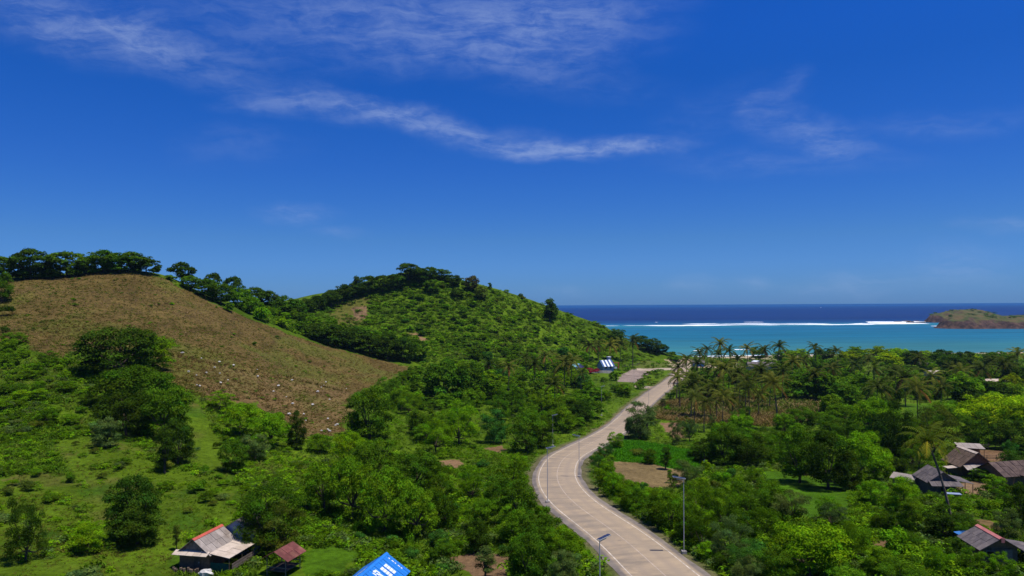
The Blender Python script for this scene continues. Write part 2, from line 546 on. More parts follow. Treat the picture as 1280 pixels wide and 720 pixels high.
# ground cover zones: polygons traced in the photo and laid on the ground (colour is the albedo)
GRASS = (0.062, 0.120, 0.005)
ZONES = [
    ("dry", (0.114, 0.079, 0.024), 2.5, [(-30, 352), (30, 349), (80, 345), (130, 339), (190, 343), (225, 357), (262, 378), (330, 405), (400, 430), (470, 449), (525, 461), (470, 478), (440, 492), (428, 545), (392, 548), (352, 524), (318, 500), (262, 505), (225, 486), (180, 452), (120, 436), (60, 448), (20, 425), (-30, 425)]),
    ("stubble", (0.150, 0.098, 0.038), 2.0, [(255, 450), (330, 470), (405, 474), (434, 492), (426, 545), (392, 547), (352, 524), (318, 500), (262, 505), (232, 480)]),
    ("rice", (0.038, 0.140, 0.005), 0.6, [(764, 556), (776, 550), (800, 551), (882, 566), (882, 592), (850, 588), (812, 580), (766, 576)]),
    ("soil", (0.172, 0.122, 0.052), 0.8, [(765, 576), (812, 578), (856, 590), (858, 606), (815, 611), (776, 603)]),
    ("corn", (0.15, 0.112, 0.04), 2.0, [(820, 505), (870, 496), (1030, 499), (1035, 520), (960, 534), (900, 532), (820, 524)]),
    ("soil", (0.20, 0.12, 0.065), 1.0, [(822, 528), (848, 528), (858, 548), (842, 548)]),
    ("lawn", (0.050, 0.118, 0.004), 1.0, [(950, 588), (1000, 592), (1062, 610), (1060, 640), (1010, 650), (965, 620)]),
    ("lawn", (0.052, 0.115, 0.004), 1.0, [(376, 690), (415, 682), (455, 692), (440, 716), (385, 722)]),
    ("lawn", (0.055, 0.115, 0.004), 1.0, [(1125, 505), (1180, 503), (1180, 525), (1128, 527)]),
    ("patch", (0.095, 0.090, 0.018), 3.5, [(408, 392), (425, 376), (448, 366), (468, 364), (462, 380), (455, 402), (420, 408)]),
    ("patch", (0.165, 0.105, 0.052), 1.2, [(440, 386), (462, 382), (458, 398), (442, 400)]),
    ("soil", (0.21, 0.13, 0.06), 0.8, [(506, 417), (520, 416), (536, 425), (530, 428), (515, 422)]),
    ("soil", (0.20, 0.12, 0.06), 1.0, [(548, 576), (570, 573), (584, 580), (570, 586), (550, 585)]),
    ("soil", (0.20, 0.12, 0.06), 1.0, [(604, 560), (624, 556), (632, 563), (618, 568)]),
    ("soil", (0.18, 0.11, 0.055), 1.0, [(560, 698), (600, 690), (640, 700), (635, 725), (580, 725)]),
    ("soil", (0.22, 0.14, 0.07), 0.8, [(738, 546), (752, 534), (764, 522), (776, 515), (790, 512), (780, 526), (768, 538), (750, 546)]),
    ("soil", (0.20, 0.13, 0.07), 0.8, [(1196, 606), (1222, 600), (1240, 612), (1220, 620), (1200, 617)]),
    ("soil", (0.17, 0.10, 0.05), 0.8, [(1205, 562), (1265, 564), (1262, 580), (1215, 576)]),
    ("soil", (0.18, 0.11, 0.05), 0.8, [(1086, 676), (1118, 675), (1116, 690), (1088, 692)]),
    ("soil", (0.15, 0.10, 0.04), 0.8, [(1205, 645), (1245, 650), (1262, 662), (1225, 662)]),
    ("soil", (0.17, 0.11, 0.05), 0.8, [(268, 652), (282, 644), (296, 648), (290, 655)]),
    ("soil", (0.16, 0.10, 0.05), 1.0, [(0, 700), (20, 698), (24, 712), (0, 715)]),
    ("meadow", (0.085, 0.110, 0.018), 2.0, [(776, 462), (800, 451), (850, 447), (862, 451), (846, 461), (818, 462), (795, 463)]),
    ("pasture", (0.070, 0.118, 0.005), 2.5, [(-20, 600), (60, 590), (110, 600), (150, 575), (230, 590), (300, 610), (300, 650), (250, 700), (215, 722), (-20, 722)]),
    ("pasture", (0.070, 0.118, 0.005), 1.5, [(70, 555), (130, 540), (190, 570), (160, 600), (90, 600)]),
    ("pasture", (0.070, 0.118, 0.005), 1.2, [(222, 505), (250, 505), (300, 575), (290, 610), (250, 590), (235, 540)]),
    ("pasture", (0.070, 0.118, 0.005), 1.2, [(1185, 618), (1280, 640), (1275, 655), (1200, 645)]),
    ("sand", (0.36, 0.27, 0.17), 1.0, [(832, 450), (860, 447.5), (880, 450), (868, 455), (840, 454)]),
    ("lot", (0.24, 0.185, 0.15), 0.6, [(772, 477), (776, 469), (790, 462), (818, 461), (816, 464), (795, 478)]),
    ("lot", (0.40, 0.32, 0.24), 0.3, [(797, 460.5), (846, 460), (846, 462), (797, 463)]),
    ("lot", (0.36, 0.28, 0.20), 0.3, [(793, 482), (818, 483), (814, 486), (793, 484)]),
]
ZONES = [(n, c, e, world_poly(p)) for (n, c, e, p) in ZONES]

# polar sheet: fine where the camera looks, wide enough to step aside
ang = np.concatenate([np.linspace(-78, -43, 60, endpoint=False), np.linspace(-43, 43, 860), np.linspace(43, 78, 60)[1:]])
rad = np.concatenate([np.linspace(4, 48, 24, endpoint=False), np.exp(np.linspace(math.log(48), math.log(780), 640))])
AA, RR = np.meshgrid(np.radians(ang), rad)
TX, TY = np.sin(AA) * RR, np.cos(AA) * RR
TZ = ground(TX, TY) + fbm(TX, TY, 3.2, 2, 11) * 0.10
bd, bi = near_line(TX, TY, RL)
bd = bd.reshape(TX.shape)
bi = bi.reshape(TX.shape)
TZ = np.where(bd < 5.6, np.minimum(TZ, RZ[bi] - 0.05), TZ)
colr = np.zeros(TX.shape + (3,), np.float32)
colr[:] = GRASS
big = fbm(TX, TY, 30, 4, 21)
mid = fbm(TX, TY, 7, 3, 31)
yell = np.clip(0.5 + big * 0.9 + mid * 0.4, 0, 1)[..., None]
colr = colr * (0.72 + 0.42 * yell) + yell * np.array((0.018, 0.012, 0.0), np.float32)
for (nm, c, edge, poly) in ZONES:
    a = np.array(poly)
    sel = (TX > a[:, 0].min() - 4) & (TX < a[:, 0].max() + 4) & (TY > a[:, 1].min() - 8) & (TY < a[:, 1].max() + 8)
    x = TX[sel] + fbm(TX[sel], TY[sel], 6, 3, 41) * edge * 2
    y = TY[sel] + fbm(TX[sel], TY[sel], 6, 3, 51) * edge * 2
    k = inside(poly, x, y).astype(np.float32)
    cc = np.array(c, np.float32)[None] * (1 + 0.22 * mid[sel][:, None])
    if nm == "pasture":                                           # worn and weedy places in the grazing
        wk = np.clip(fbm(TX[sel], TY[sel], 9, 4, 81) * 2.2 - 0.25, 0, 0.75)[:, None]
        cc = cc * (1 - wk) + np.array((0.105, 0.092, 0.024), np.float32) * wk
        wk = np.clip(fbm(TX[sel], TY[sel], 5, 3, 82) * 2.4 - 0.3, 0, 0.7)[:, None]
        cc = cc * (1 - wk) + np.array((0.034, 0.085, 0.004), np.float32) * wk
    if nm in ("dry", "stubble", "corn", "patch", "meadow"):      # green comes through the dry growth in patches
        if nm != 'meadow':
            zz_ = TZ[sel] + fbm(TX[sel], TY[sel], 20, 2, 62) * 1.2
            cc = cc * (1 + 0.10 * np.sin(zz_ * 4.6) * np.clip(fbm(TX[sel], TY[sel], 30, 2, 63) + 0.6, 0, 1))[:, None]
            gu = np.clip(0.10 - np.abs(fbm(TX[sel] + TY[sel] * 0.3, TY[sel] * 0.35, 18, 3, 64)), 0, 0.1)[:, None] * 3.2
            cc = cc * (1 - gu)
        gk = np.clip((fbm(TX[sel], TY[sel], 16, 4, 61) + 0.02) * 2.6, 0, 0.8) * (0.62 if nm == "dry" else 0.4)
        cc = cc * (1 - gk[:, None]) + np.array((0.085, 0.110, 0.014), np.float32) * gk[:, None]
    colr[sel] = colr[sel] * (1 - k[:, None]) + cc * k[:, None]
# verge: dusty strip beside the road; beach sand near the water line
k = np.clip((6.2 + mid * 1.5 - bd) / 1.2, 0, 1)[..., None] * 0.7
colr = colr * (1 - k) + np.array((0.15, 0.115, 0.07), np.float32) * k
k = np.clip((1.3 - TZ) / 0.5, 0, 1)[..., None]
colr = colr * (1 - k) + np.array((0.42, 0.33, 0.22), np.float32) * k
nr, nc = TX.shape
idx = np.arange(nr * nc).reshape(nr, nc)
quads = np.stack([idx[:-1, :-1], idx[:-1, 1:], idx[1:, 1:], idx[1:, :-1]], -1).reshape(-1, 4)[:, ::-1]

m_ground, n = new_mat("ground")
pos = n.add('ShaderNodeNewGeometry').outputs['Position']
c = n.add('ShaderNodeAttribute', attribute_name='col').outputs['Color']
f1 = n.maprange(n.noise(pos, 1.1, 5.0, 0.7), 0.32, 0.68, 0.62, 1.38)
f2 = n.maprange(n.noise(pos, 0.16, 4.0, 0.6), 0.35, 0.65, 0.85, 1.15)
c = n.add('ShaderNodeVectorMath', {0: c, 3: n.math('MULTIPLY', f1, f2)}, operation='SCALE').outputs[0]
bmp = n.add('ShaderNodeBump', {'Strength': 0.9, 'Distance': 0.35, 'Height': n.noise(pos, 2.2, 5.0, 0.7)}).outputs[0]
n.add('ShaderNodeOutputMaterial', {'Surface': principled(n, c, 0.95, 0.05, bmp)})
me = make_mesh("ground", np.c_[TX.ravel(), TY.ravel(), TZ.ravel()], quads, m_ground, smooth=True)
a = me.attributes.new("col", 'FLOAT_COLOR', 'POINT')
a.data.foreach_set("color", np.concatenate([colr.reshape(-1, 3), np.ones((nr * nc, 1))], 1).astype(np.float32).ravel())
tag(link("ground", me), "green and brown hills running down to a coastal plain", kind='structure')

# ------------------------------------------------------------------ sea, surf, headland
m_sea, n = new_mat("sea")
pos = n.add('ShaderNodeNewGeometry').outputs['Position']
sp = n.add('ShaderNodeSeparateXYZ', {0: pos})
mpp = n.add('ShaderNodeMapping', {'Vector': pos, 'Scale': (0.0022, 0.011, 1.0)})
wv = n.noise(mpp.outputs[0], 1.0, 5.0, 0.6)
yw = n.math('ADD', sp.outputs[1], n.maprange(wv, 0.3, 0.7, -60, 60))
ramp = n.add('ShaderNodeValToRGB', {0: n.maprange(yw, 500, 3300)})
cr = ramp.color_ramp
cr.interpolation = 'EASE'
stops = [(0.0, (0.085, 0.165, 0.165)), (0.05, (0.030, 0.155, 0.182)), (0.14, (0.010, 0.118, 0.195)), (0.26, (0.009, 0.112, 0.205)), (0.318, (0.018, 0.160, 0.220)),
         (0.345, (0.012, 0.100, 0.200)), (0.40, (0.004, 0.048, 0.150)), (0.52, (0.002, 0.025, 0.118)), (1.0, (0.002, 0.029, 0.132))]
cr.elements[0].position, cr.elements[0].color = 0.0, rgb(*stops[0][1])
cr.elements[1].position, cr.elements[1].color = 1.0, rgb(*stops[-1][1])
for p_, c_ in stops[1:-1]:
    e = cr.elements.new(p_)
    e.color = rgb(*c_)
mpp2 = n.add('ShaderNodeMapping', {'Vector': pos, 'Scale': (0.004, 0.022, 1.0)})
streak = n.maprange(n.noise(mpp2.outputs[0], 1.0, 7.0, 0.68), 0.33, 0.68, 0.74, 1.22)
c = n.add('ShaderNodeVectorMath', {0: ramp.outputs[0], 3: streak}, operation='SCALE').outputs[0]
c = n.mix(n.maprange(sp.outputs[1], 3800, 15000, 0.0, 0.9), c, rgb(0.010, 0.075, 0.215))
bmp = n.add('ShaderNodeBump', {'Strength': 0.5, 'Distance': 0.6, 'Height': n.noise(n.add('ShaderNodeMapping', {'Vector': pos, 'Scale': (0.08, 0.2, 1)}).outputs[0], 1.0, 5.0, 0.65)}).outputs[0]
df = n.add('ShaderNodeBsdfDiffuse', {'Color': c, 'Normal': bmp})
gl = n.add('ShaderNodeBsdfGlossy', {'Color': rgb(0.8, 0.9, 1), 'Roughness': 0.35, 'Normal': bmp})
mx = n.add('ShaderNodeMixShader', {0: 0.05, 1: df.outputs[0], 2: gl.outputs[0]})
n.add('ShaderNodeOutputMaterial', {'Surface': mx.outputs[0]})
r_ = np.r_[300, 500, 700, 1000, 1500, 2500, 5000, 12000, 40000, 150000, 260000.0]
a_ = np.radians(np.linspace(-100, 100, 81))
A2, R2 = np.meshgrid(a_, r_)
V = np.c_[(np.sin(A2) * R2).ravel(), (np.cos(A2) * R2).ravel(), np.zeros(A2.size)]
i2 = np.arange(A2.size).reshape(A2.shape)
q = np.stack([i2[:-1, :-1], i2[1:, :-1], i2[1:, 1:], i2[:-1, 1:]], -1).reshape(-1, 4)
tag(link("sea", make_mesh("sea", V, q, m_sea)), "turquoise lagoon turning deep blue beyond the reef", kind='structure')

m_foam = solid("foam", (0.80, 0.84, 0.86), 0.9, 0.1, 0.10, 0.05)


def foam_strip(pts_px, width, height, seed, ragged=0.6, step=4.0):
    """a low ragged ridge of broken water along a line on the sea"""
    P = []
    for (px, py) in pts_px:
        gx, gz = ray_dir(px, py)
        Y = -CAMH / gz
        P.append((gx * Y, Y))
    L = resample(spline(np.array(P), step), step)
    n_ = len(L)
    s = np.arange(n_) * step
    t = np.linspace(0, 1, n_)
    env = np.clip(np.sin(np.pi * t) * 3, 0, 1)
    wn = width * env * np.clip(0.75 + ragged * fbm(s, s * 0 + seed, 60, 4, seed), 0.05, 2)
    off = width * 0.35 * fbm(s, s * 0 + 9 + seed, 120, 3, seed + 5)
    hh = height * env * np.clip(0.7 + 0.8 * fbm(s, s * 0 + 4, 24, 3, seed + 3), 0.05, 2)
    prof = [(-0.5, 0.02), (-0.30, 0.55), (-0.1, 1.0), (0.12, 0.7), (0.5, 0.02)]
    V = np.array([[(L[i, 0], L[i, 1] + off[i] + a * wn[i], 0.03 + b * hh[i]) for (a, b) in prof] for i in range(n_)])
    k = np.arange(n_ * 5).reshape(n_, 5)
    q = np.stack([k[:-1, :-1], k[1:, :-1], k[1:, 1:], k[:-1, 1:]], -1).reshape(-1, 4)[:, ::-1]
    return V.reshape(-1, 3), q


def merged(parts):
    V, Q, b = [], [], 0
    for v_, q_ in parts:
        V.append(v_)
        Q.append(q_ + b)
        b += len(v_)
    return np.vstack(V), np.vstack(Q)


strips = [foam_strip([(776, 407), (830, 407), (900, 406.3), (1000, 405.8), (1080, 405.3), (1166, 404.4)], 60, 0.6, 1, 1.3),
          foam_strip([(850, 405), (930, 404.6), (1040, 404.6)], 34, 0.9, 2, 1.5),
          foam_strip([(1085, 403.5), (1120, 402.6), (1160, 402.2)], 90, 1.3, 3, 1.4),
          foam_strip([(930, 402.7), (955, 402.6)], 30, 0.6, 4), foam_strip([(1060, 404.6), (1110, 404.2), (1150, 403.6)], 80, 1.2, 5, 1.4),
          foam_strip([(1164, 407.6), (1190, 407.3)], 26, 0.7, 6), foam_strip([(1185, 410.3), (1200, 410.3)], 18, 0.7, 7),
          foam_strip([(818, 402.8), (824, 402.8)], 20, 0.5, 8), foam_strip([(700, 407.5), (776, 407.2)], 24, 0.35, 9)]
V, q = merged(strips)
tag(link("surf", make_mesh("surf", V, q, m_foam, np.ones(len(q)), True)), "white line of surf breaking along the offshore reef", kind='stuff')
strips = [foam_strip([(860, 446.5), (900, 445), (960, 444.4)], 9, 0.35, 12, step=1.5), foam_strip([(915, 437.2), (938, 437.0)], 7, 0.45, 13, step=1.5),
          foam_strip([(866, 438.5), (876, 438.3)], 4, 0.3, 14, step=1.5), foam_strip([(960, 444), (1100, 442.8), (1280, 441.5)], 8, 0.35, 15, step=1.5)]
V, q = merged(strips)
tag(link("shore_foam", make_mesh("shore_foam", V, q, m_foam, np.ones(len(q)), True)), "thin white wavelets at the edge of the beach", kind='stuff')

# headland across the bay
fp = [(872, 1505), (900, 1466), (905, 1390), (810, 1290), (712, 1205), (682, 1150), (700, 1120), (762, 1108), (850, 1098), (1000, 1062), (1300, 1000), (1640, 1100), (1640, 1680), (1040, 1660), (905, 1580)]
fpl = resample(spline(np.array(fp + fp[:1]), 4.0), 4.0)
hx, hy = np.meshgrid(np.arange(650, 1600, 3.5), np.arange(990, 1640, 3.5))
d, _ = near_line(hx, hy, fpl)
d = d.reshape(hx.shape)
d = np.where(inside(fp, hx, hy), d, -d) + fbm(hx, hy, 34, 4, 71) * 11
G2 = lambda cx_, cy_, sx_, sy_: np.exp(-((hx - cx_) / sx_) ** 2 - ((hy - cy_) / sy_) ** 2)
top = 7.5 + 17 * G2(945, 1540, 62, 90) + 5 * G2(985, 1530, 22, 60) + 13 * G2(728, 1165, 42, 55) + 19 * G2(905, 1165, 80, 70) + 16 * G2(1060, 1250, 150, 150) + fbm(hx, hy, 48, 5, 72) * 6.5 + fbm(hx, hy, 15, 3, 74) * 2.6
hz = np.where(d > 0, np.minimum(np.clip(d, 0, 11) * (1.05 + 0.5 * fbm(hx, hy, 16, 3, 73)) + np.clip(d - 11, 0, None) * 0.35, top), d * 0.4)
k = np.arange(hx.size).reshape(hx.shape)
q = np.stack([k[:-1, :-1], k[:-1, 1:], k[1:, 1:], k[1:, :-1]], -1).reshape(-1, 4)
keep = (hz.ravel()[q].max(1) > -3)
m_head, n = new_mat("headland")
geo = n.add('ShaderNodeNewGeometry')
pos = geo.outputs['Position']
nz_ = n.add('ShaderNodeSeparateXYZ', {0: geo.outputs['Normal']}).outputs[2]
pz = n.add('ShaderNodeSeparateXYZ', {0: pos}).outputs[2]
nb = n.noise(pos, 0.05, 6.0, 0.65)
grass = n.mix(n.maprange(nb, 0.38, 0.62), rgb(0.050, 0.090, 0.020), rgb(0.125, 0.092, 0.042))
rock = n.mix(n.maprange(n.noise(pos, 0.12, 6.0, 0.7), 0.35, 0.65), rgb(0.026, 0.018, 0.018), rgb(0.125, 0.074, 0.055))
kk = n.math('ADD', n.maprange(nz_, 0.80, 0.93), n.maprange(nb, 0.3, 0.7, -0.6, 0.5))
kk = n.math('MULTIPLY', kk, n.maprange(pz, 4.0, 9.0), clamp=True)
c = n.mix(kk, rock, grass)
bmp = n.add('ShaderNodeBump', {'Strength': 1.0, 'Distance': 3.0, 'Height': n.noise(pos, 0.16, 6.0, 0.7)}).outputs[0]
n.add('ShaderNodeOutputMaterial', {'Surface': principled(n, c, 0.95, 0.05, bmp)})
tag(link("headland", make_mesh("headland", np.c_[hx.ravel(), hy.ravel(), hz.ravel()], q[keep], m_head, smooth=True)), "rocky headland with grassy top reaching into the sea", kind='structure')

# ------------------------------------------------------------------ air
HAZE = 0.00004
m_haze = bpy.data.materials.new("haze")
m_haze.use_nodes = True
n = NT(m_haze.node_tree)
pv = n.add('ShaderNodeVolumePrincipled', {'Color': rgb(0.45, 0.72, 1.0), 'Density': HAZE, 'Anisotropy': 0.2})
n.add('ShaderNodeOutputMaterial', {'Volume': pv.outputs[0]})
hb = MB()
hb.hexa([(-1500, -60, -8), (1900, -60, -8), (1900, 2300, -8), (-1500, 2300, -8), (-1500, -60, 95), (1900, -60, 95), (1900, 2300, 95), (-1500, 2300, 95)])
tag(hb.build("haze", m_haze), "thin bluish sea air over the whole bay", kind='stuff')

# ------------------------------------------------------------------ road
m_road, n = new_mat("concrete_road")
uvn = n.add('ShaderNodeUVMap', uv_map='UVMap').outputs[0]
su = n.add('ShaderNodeSeparateXYZ', {0: uvn})
pos = n.add('ShaderNodeNewGeometry').outputs['Position']
lat, lon = su.outputs[0], su.outputs[1]
stv = n.add('ShaderNodeCombineXYZ', {0: n.math('MULTIPLY', lat, 0.16), 1: n.math('MULTIPLY', lon, 0.55), 2: 0.0}).outputs[0]
b1 = n.noise(stv, 1.0, 6.0, 0.68, 0.4)
b2 = n.noise(pos, 0.35, 5.0, 0.6)
c = n.mix(n.maprange(b1, 0.36, 0.64), rgb(0.225, 0.180, 0.130), rgb(0.385, 0.290, 0.185))
c = n.mix(n.maprange(b2, 0.50, 0.72, 0.0, 0.55), c, rgb(0.235, 0.195, 0.145))
side = n.maprange(lat, -0.4, 0.9, 0.0, 0.35)
c = n.mix(side, c, rgb(0.385, 0.295, 0.195))
stn = n.maprange(n.noise(pos, 0.9, 7.0, 0.72, 0.8), 0.56, 0.70, 0.0, 0.5)
c = n.mix(stn, c, rgb(0.165, 0.135, 0.105))
jt = n.math('ABSOLUTE', n.math('SUBTRACT', n.math('FRACT', n.math('DIVIDE', lon, 5.0)), 0.5))
c = n.mix(n.maprange(jt, 0.012, 0.004, 0.0, 0.16), c, rgb(0.11, 0.095, 0.08))
tr = n.math('ABSOLUTE', n.math('SUBTRACT', n.math('ABSOLUTE', lat), 1.6))
c = n.mix(n.math('MULTIPLY', n.maprange(tr, 0.7, 0.1, 0.0, 0.35), n.maprange(b1, 0.4, 0.6)), c, rgb(0.20, 0.165, 0.140))
ed = n.maprange(n.math('ABSOLUTE', lat), 3.35, 3.75)
c = n.mix(ed, c, n.mix(n.maprange(b2, 0.4, 0.6), rgb(0.135, 0.115, 0.098), rgb(0.215, 0.180, 0.145)))
bmp = n.add('ShaderNodeBump', {'Strength': 0.3, 'Distance': 0.05, 'Height': n.noise(pos, 6.0, 4.0)}).outputs[0]
n.add('ShaderNodeOutputMaterial', {'Surface': principled(n, c, 0.85, 0.2, bmp)})

tan_ = np.gradient(RL, axis=0)
tan_ /= np.linalg.norm(tan_, axis=1)[:, None]
nor_ = np.c_[tan_[:, 1], -tan_[:, 0]]                           # to the right of travel
lon_ = np.r_[0, np.cumsum(np.linalg.norm(np.diff(RL, axis=0), axis=1))]


def ribbon(name, lats, dz, mat, uvs=True, wob=0.0, seed=0, skip=None):
    lats = np.array(lats, float)
    n_, m_ = len(RL), len(lats)
    V = np.zeros((n_, m_, 3))
    for j, l in enumerate(lats):
        ww = l + (fbm(lon_, lon_ * 0 + j, 6, 3, seed) * wob if (wob and j in (0, m_ - 1)) else 0)
        V[:, j, 0] = RL[:, 0] + nor_[:, 0] * ww
        V[:, j, 1] = RL[:, 1] + nor_[:, 1] * ww
        V[:, j, 2] = RZ + dz - (0.0 if abs(l) < 4 else 0.05) - 0.006 * abs(l)
    k = np.arange(n_ * m_).reshape(n_, m_)
    q = np.stack([k[:-1, :-1], k[:-1, 1:], k[1:, 1:], k[1:, :-1]], -1)
    if skip is not None:
        q = q[~skip[:-1]]
    q = q.reshape(-1, 4)
    me = make_mesh(name, V.reshape(-1, 3), q, mat, np.ones(len(q)))
    if uvs:
        lay = me.uv_layers.new(name="UVMap")
        UV = np.stack([np.repeat(lats[None], n_, 0), np.repeat(lon_[:, None], m_, 1)], -1).reshape(-1, 2)
        lay.data.foreach_set("uv", UV[q.ravel()].astype(np.float32).ravel())
    return link(name, me)


tag(ribbon("road", [-4.3, -3.6, -1.8, 0, 1.8, 3.6, 4.3], 0.06, m_road, wob=0.35), "pale concrete road winding through the valley", kind='structure')
m_line = solid("road_paint", (0.52, 0.45, 0.36), 0.8, 0.2, 0.45, 1.2)
m_line2 = solid("worn_road_paint", (0.43, 0.345, 0.265), 0.8, 0.2, 0.3, 0.8)
near = lon_ < 175
mk = [ribbon("road_marking", [-3.20, -3.08], 0.066, m_line, False, skip=~near), ribbon("road_marking", [3.08, 3.20], 0.066, m_line, False, skip=~near),
      ribbon("road_marking", [-0.05, 0.05], 0.066, m_line2, False, skip=~near)]
for o in mk: tag(o, "painted white line along the concrete road", kind='structure')

# ------------------------------------------------------------------ foliage
rng = np.random.default_rng(7)
prng = random.Random(5)

m_leaf, n = new_mat("foliage")
at_ = n.add('ShaderNodeAttribute', attribute_name='tint').outputs['Color']
oi = n.add('ShaderNodeObjectInfo')
c = n.mix(1.0, oi.outputs['Color'], at_, 'MULTIPLY')
dfu = n.add('ShaderNodeBsdfDiffuse', {'Color': c})
trc = n.mix(1.0, c, rgb(1.05, 1.30, 0.40), 'MULTIPLY')
trl = n.add('ShaderNodeBsdfTranslucent', {'Color': trc})
mx = n.add('ShaderNodeMixShader', {0: 0.22, 1: dfu.outputs[0], 2: trl.outputs[0]})
n.add('ShaderNodeOutputMaterial', {'Surface': mx.outputs[0]})
m_bark = solid("bark", (0.085, 0.062, 0.045), 0.95, 0.05, 0.4, 3.0)
m_palmbark = solid("palm_bark", (0.135, 0.105, 0.080), 0.95, 0.05, 0.35, 4.0)


def unit(v):
    return v / (np.linalg.norm(v, axis=-1, keepdims=True) + 1e-9)


def leaf_cloud(rng, clumps, nleaf, size, upb=0.5, low=-0.30, aspect=0.6, droop=0.0, shell=0.45, hue=0.10):
    """leaf sized faces spread through the outer part of each clump"""
    cl_ = np.array(clumps, float)
    wts = (cl_[:, 3] * cl_[:, 5])
    k = rng.choice(len(cl_), nleaf, p=wts / wts.sum())
    d = unit(rng.normal(size=(nleaf, 3)))
    d[:, 2] = np.where(d[:, 2] < low, -d[:, 2] * 0.6, d[:, 2])
    r = 1 - shell * 0.7 * rng.random(nleaf) ** 1.8
    r *= 1 + 0.10 * rng.normal(size=nleaf)
    ctr = cl_[k, :3] + d * cl_[k, 3:6] * r[:, None]
    nrm = unit(d * 0.95 + np.array((0, 0, upb)) + rng.normal(size=(nleaf, 3)) * 0.30)
    t1 = unit(np.cross(nrm, rng.normal(size=(nleaf, 3))))
    if droop: t1 = unit(t1 * (1 - droop) + np.array((0, 0, -1.0)) * droop)
    t2 = np.cross(nrm, t1)
    t2 = unit(t2)
    s = size * (0.45 + 1.15 * rng.random(nleaf) ** 1.6)
    a, b = t1 * s[:, None] * 0.5, t2 * (s * aspect)[:, None] * 0.5
    bend = nrm * (s * 0.12)[:, None]
    V = np.stack([ctr - a, ctr + b * 1.0 + bend, ctr + a, ctr - b * 1.0 + bend], 1)
    cb = 1 + 0.22 * rng.normal(size=len(cl_))
    g = np.clip(cb[k] * (1 + 0.15 * rng.normal(size=nleaf)), 0.45, 1.8)
    hs = hue * rng.normal(size=nleaf) + (0.08 * rng.normal(size=len(cl_)))[k]
    tint = np.stack([g * (1 + hs), g, g * (1 - hs * 0.5)], 1)
    return V.reshape(-1, 3), np.arange(nleaf * 4).reshape(-1, 4), tint


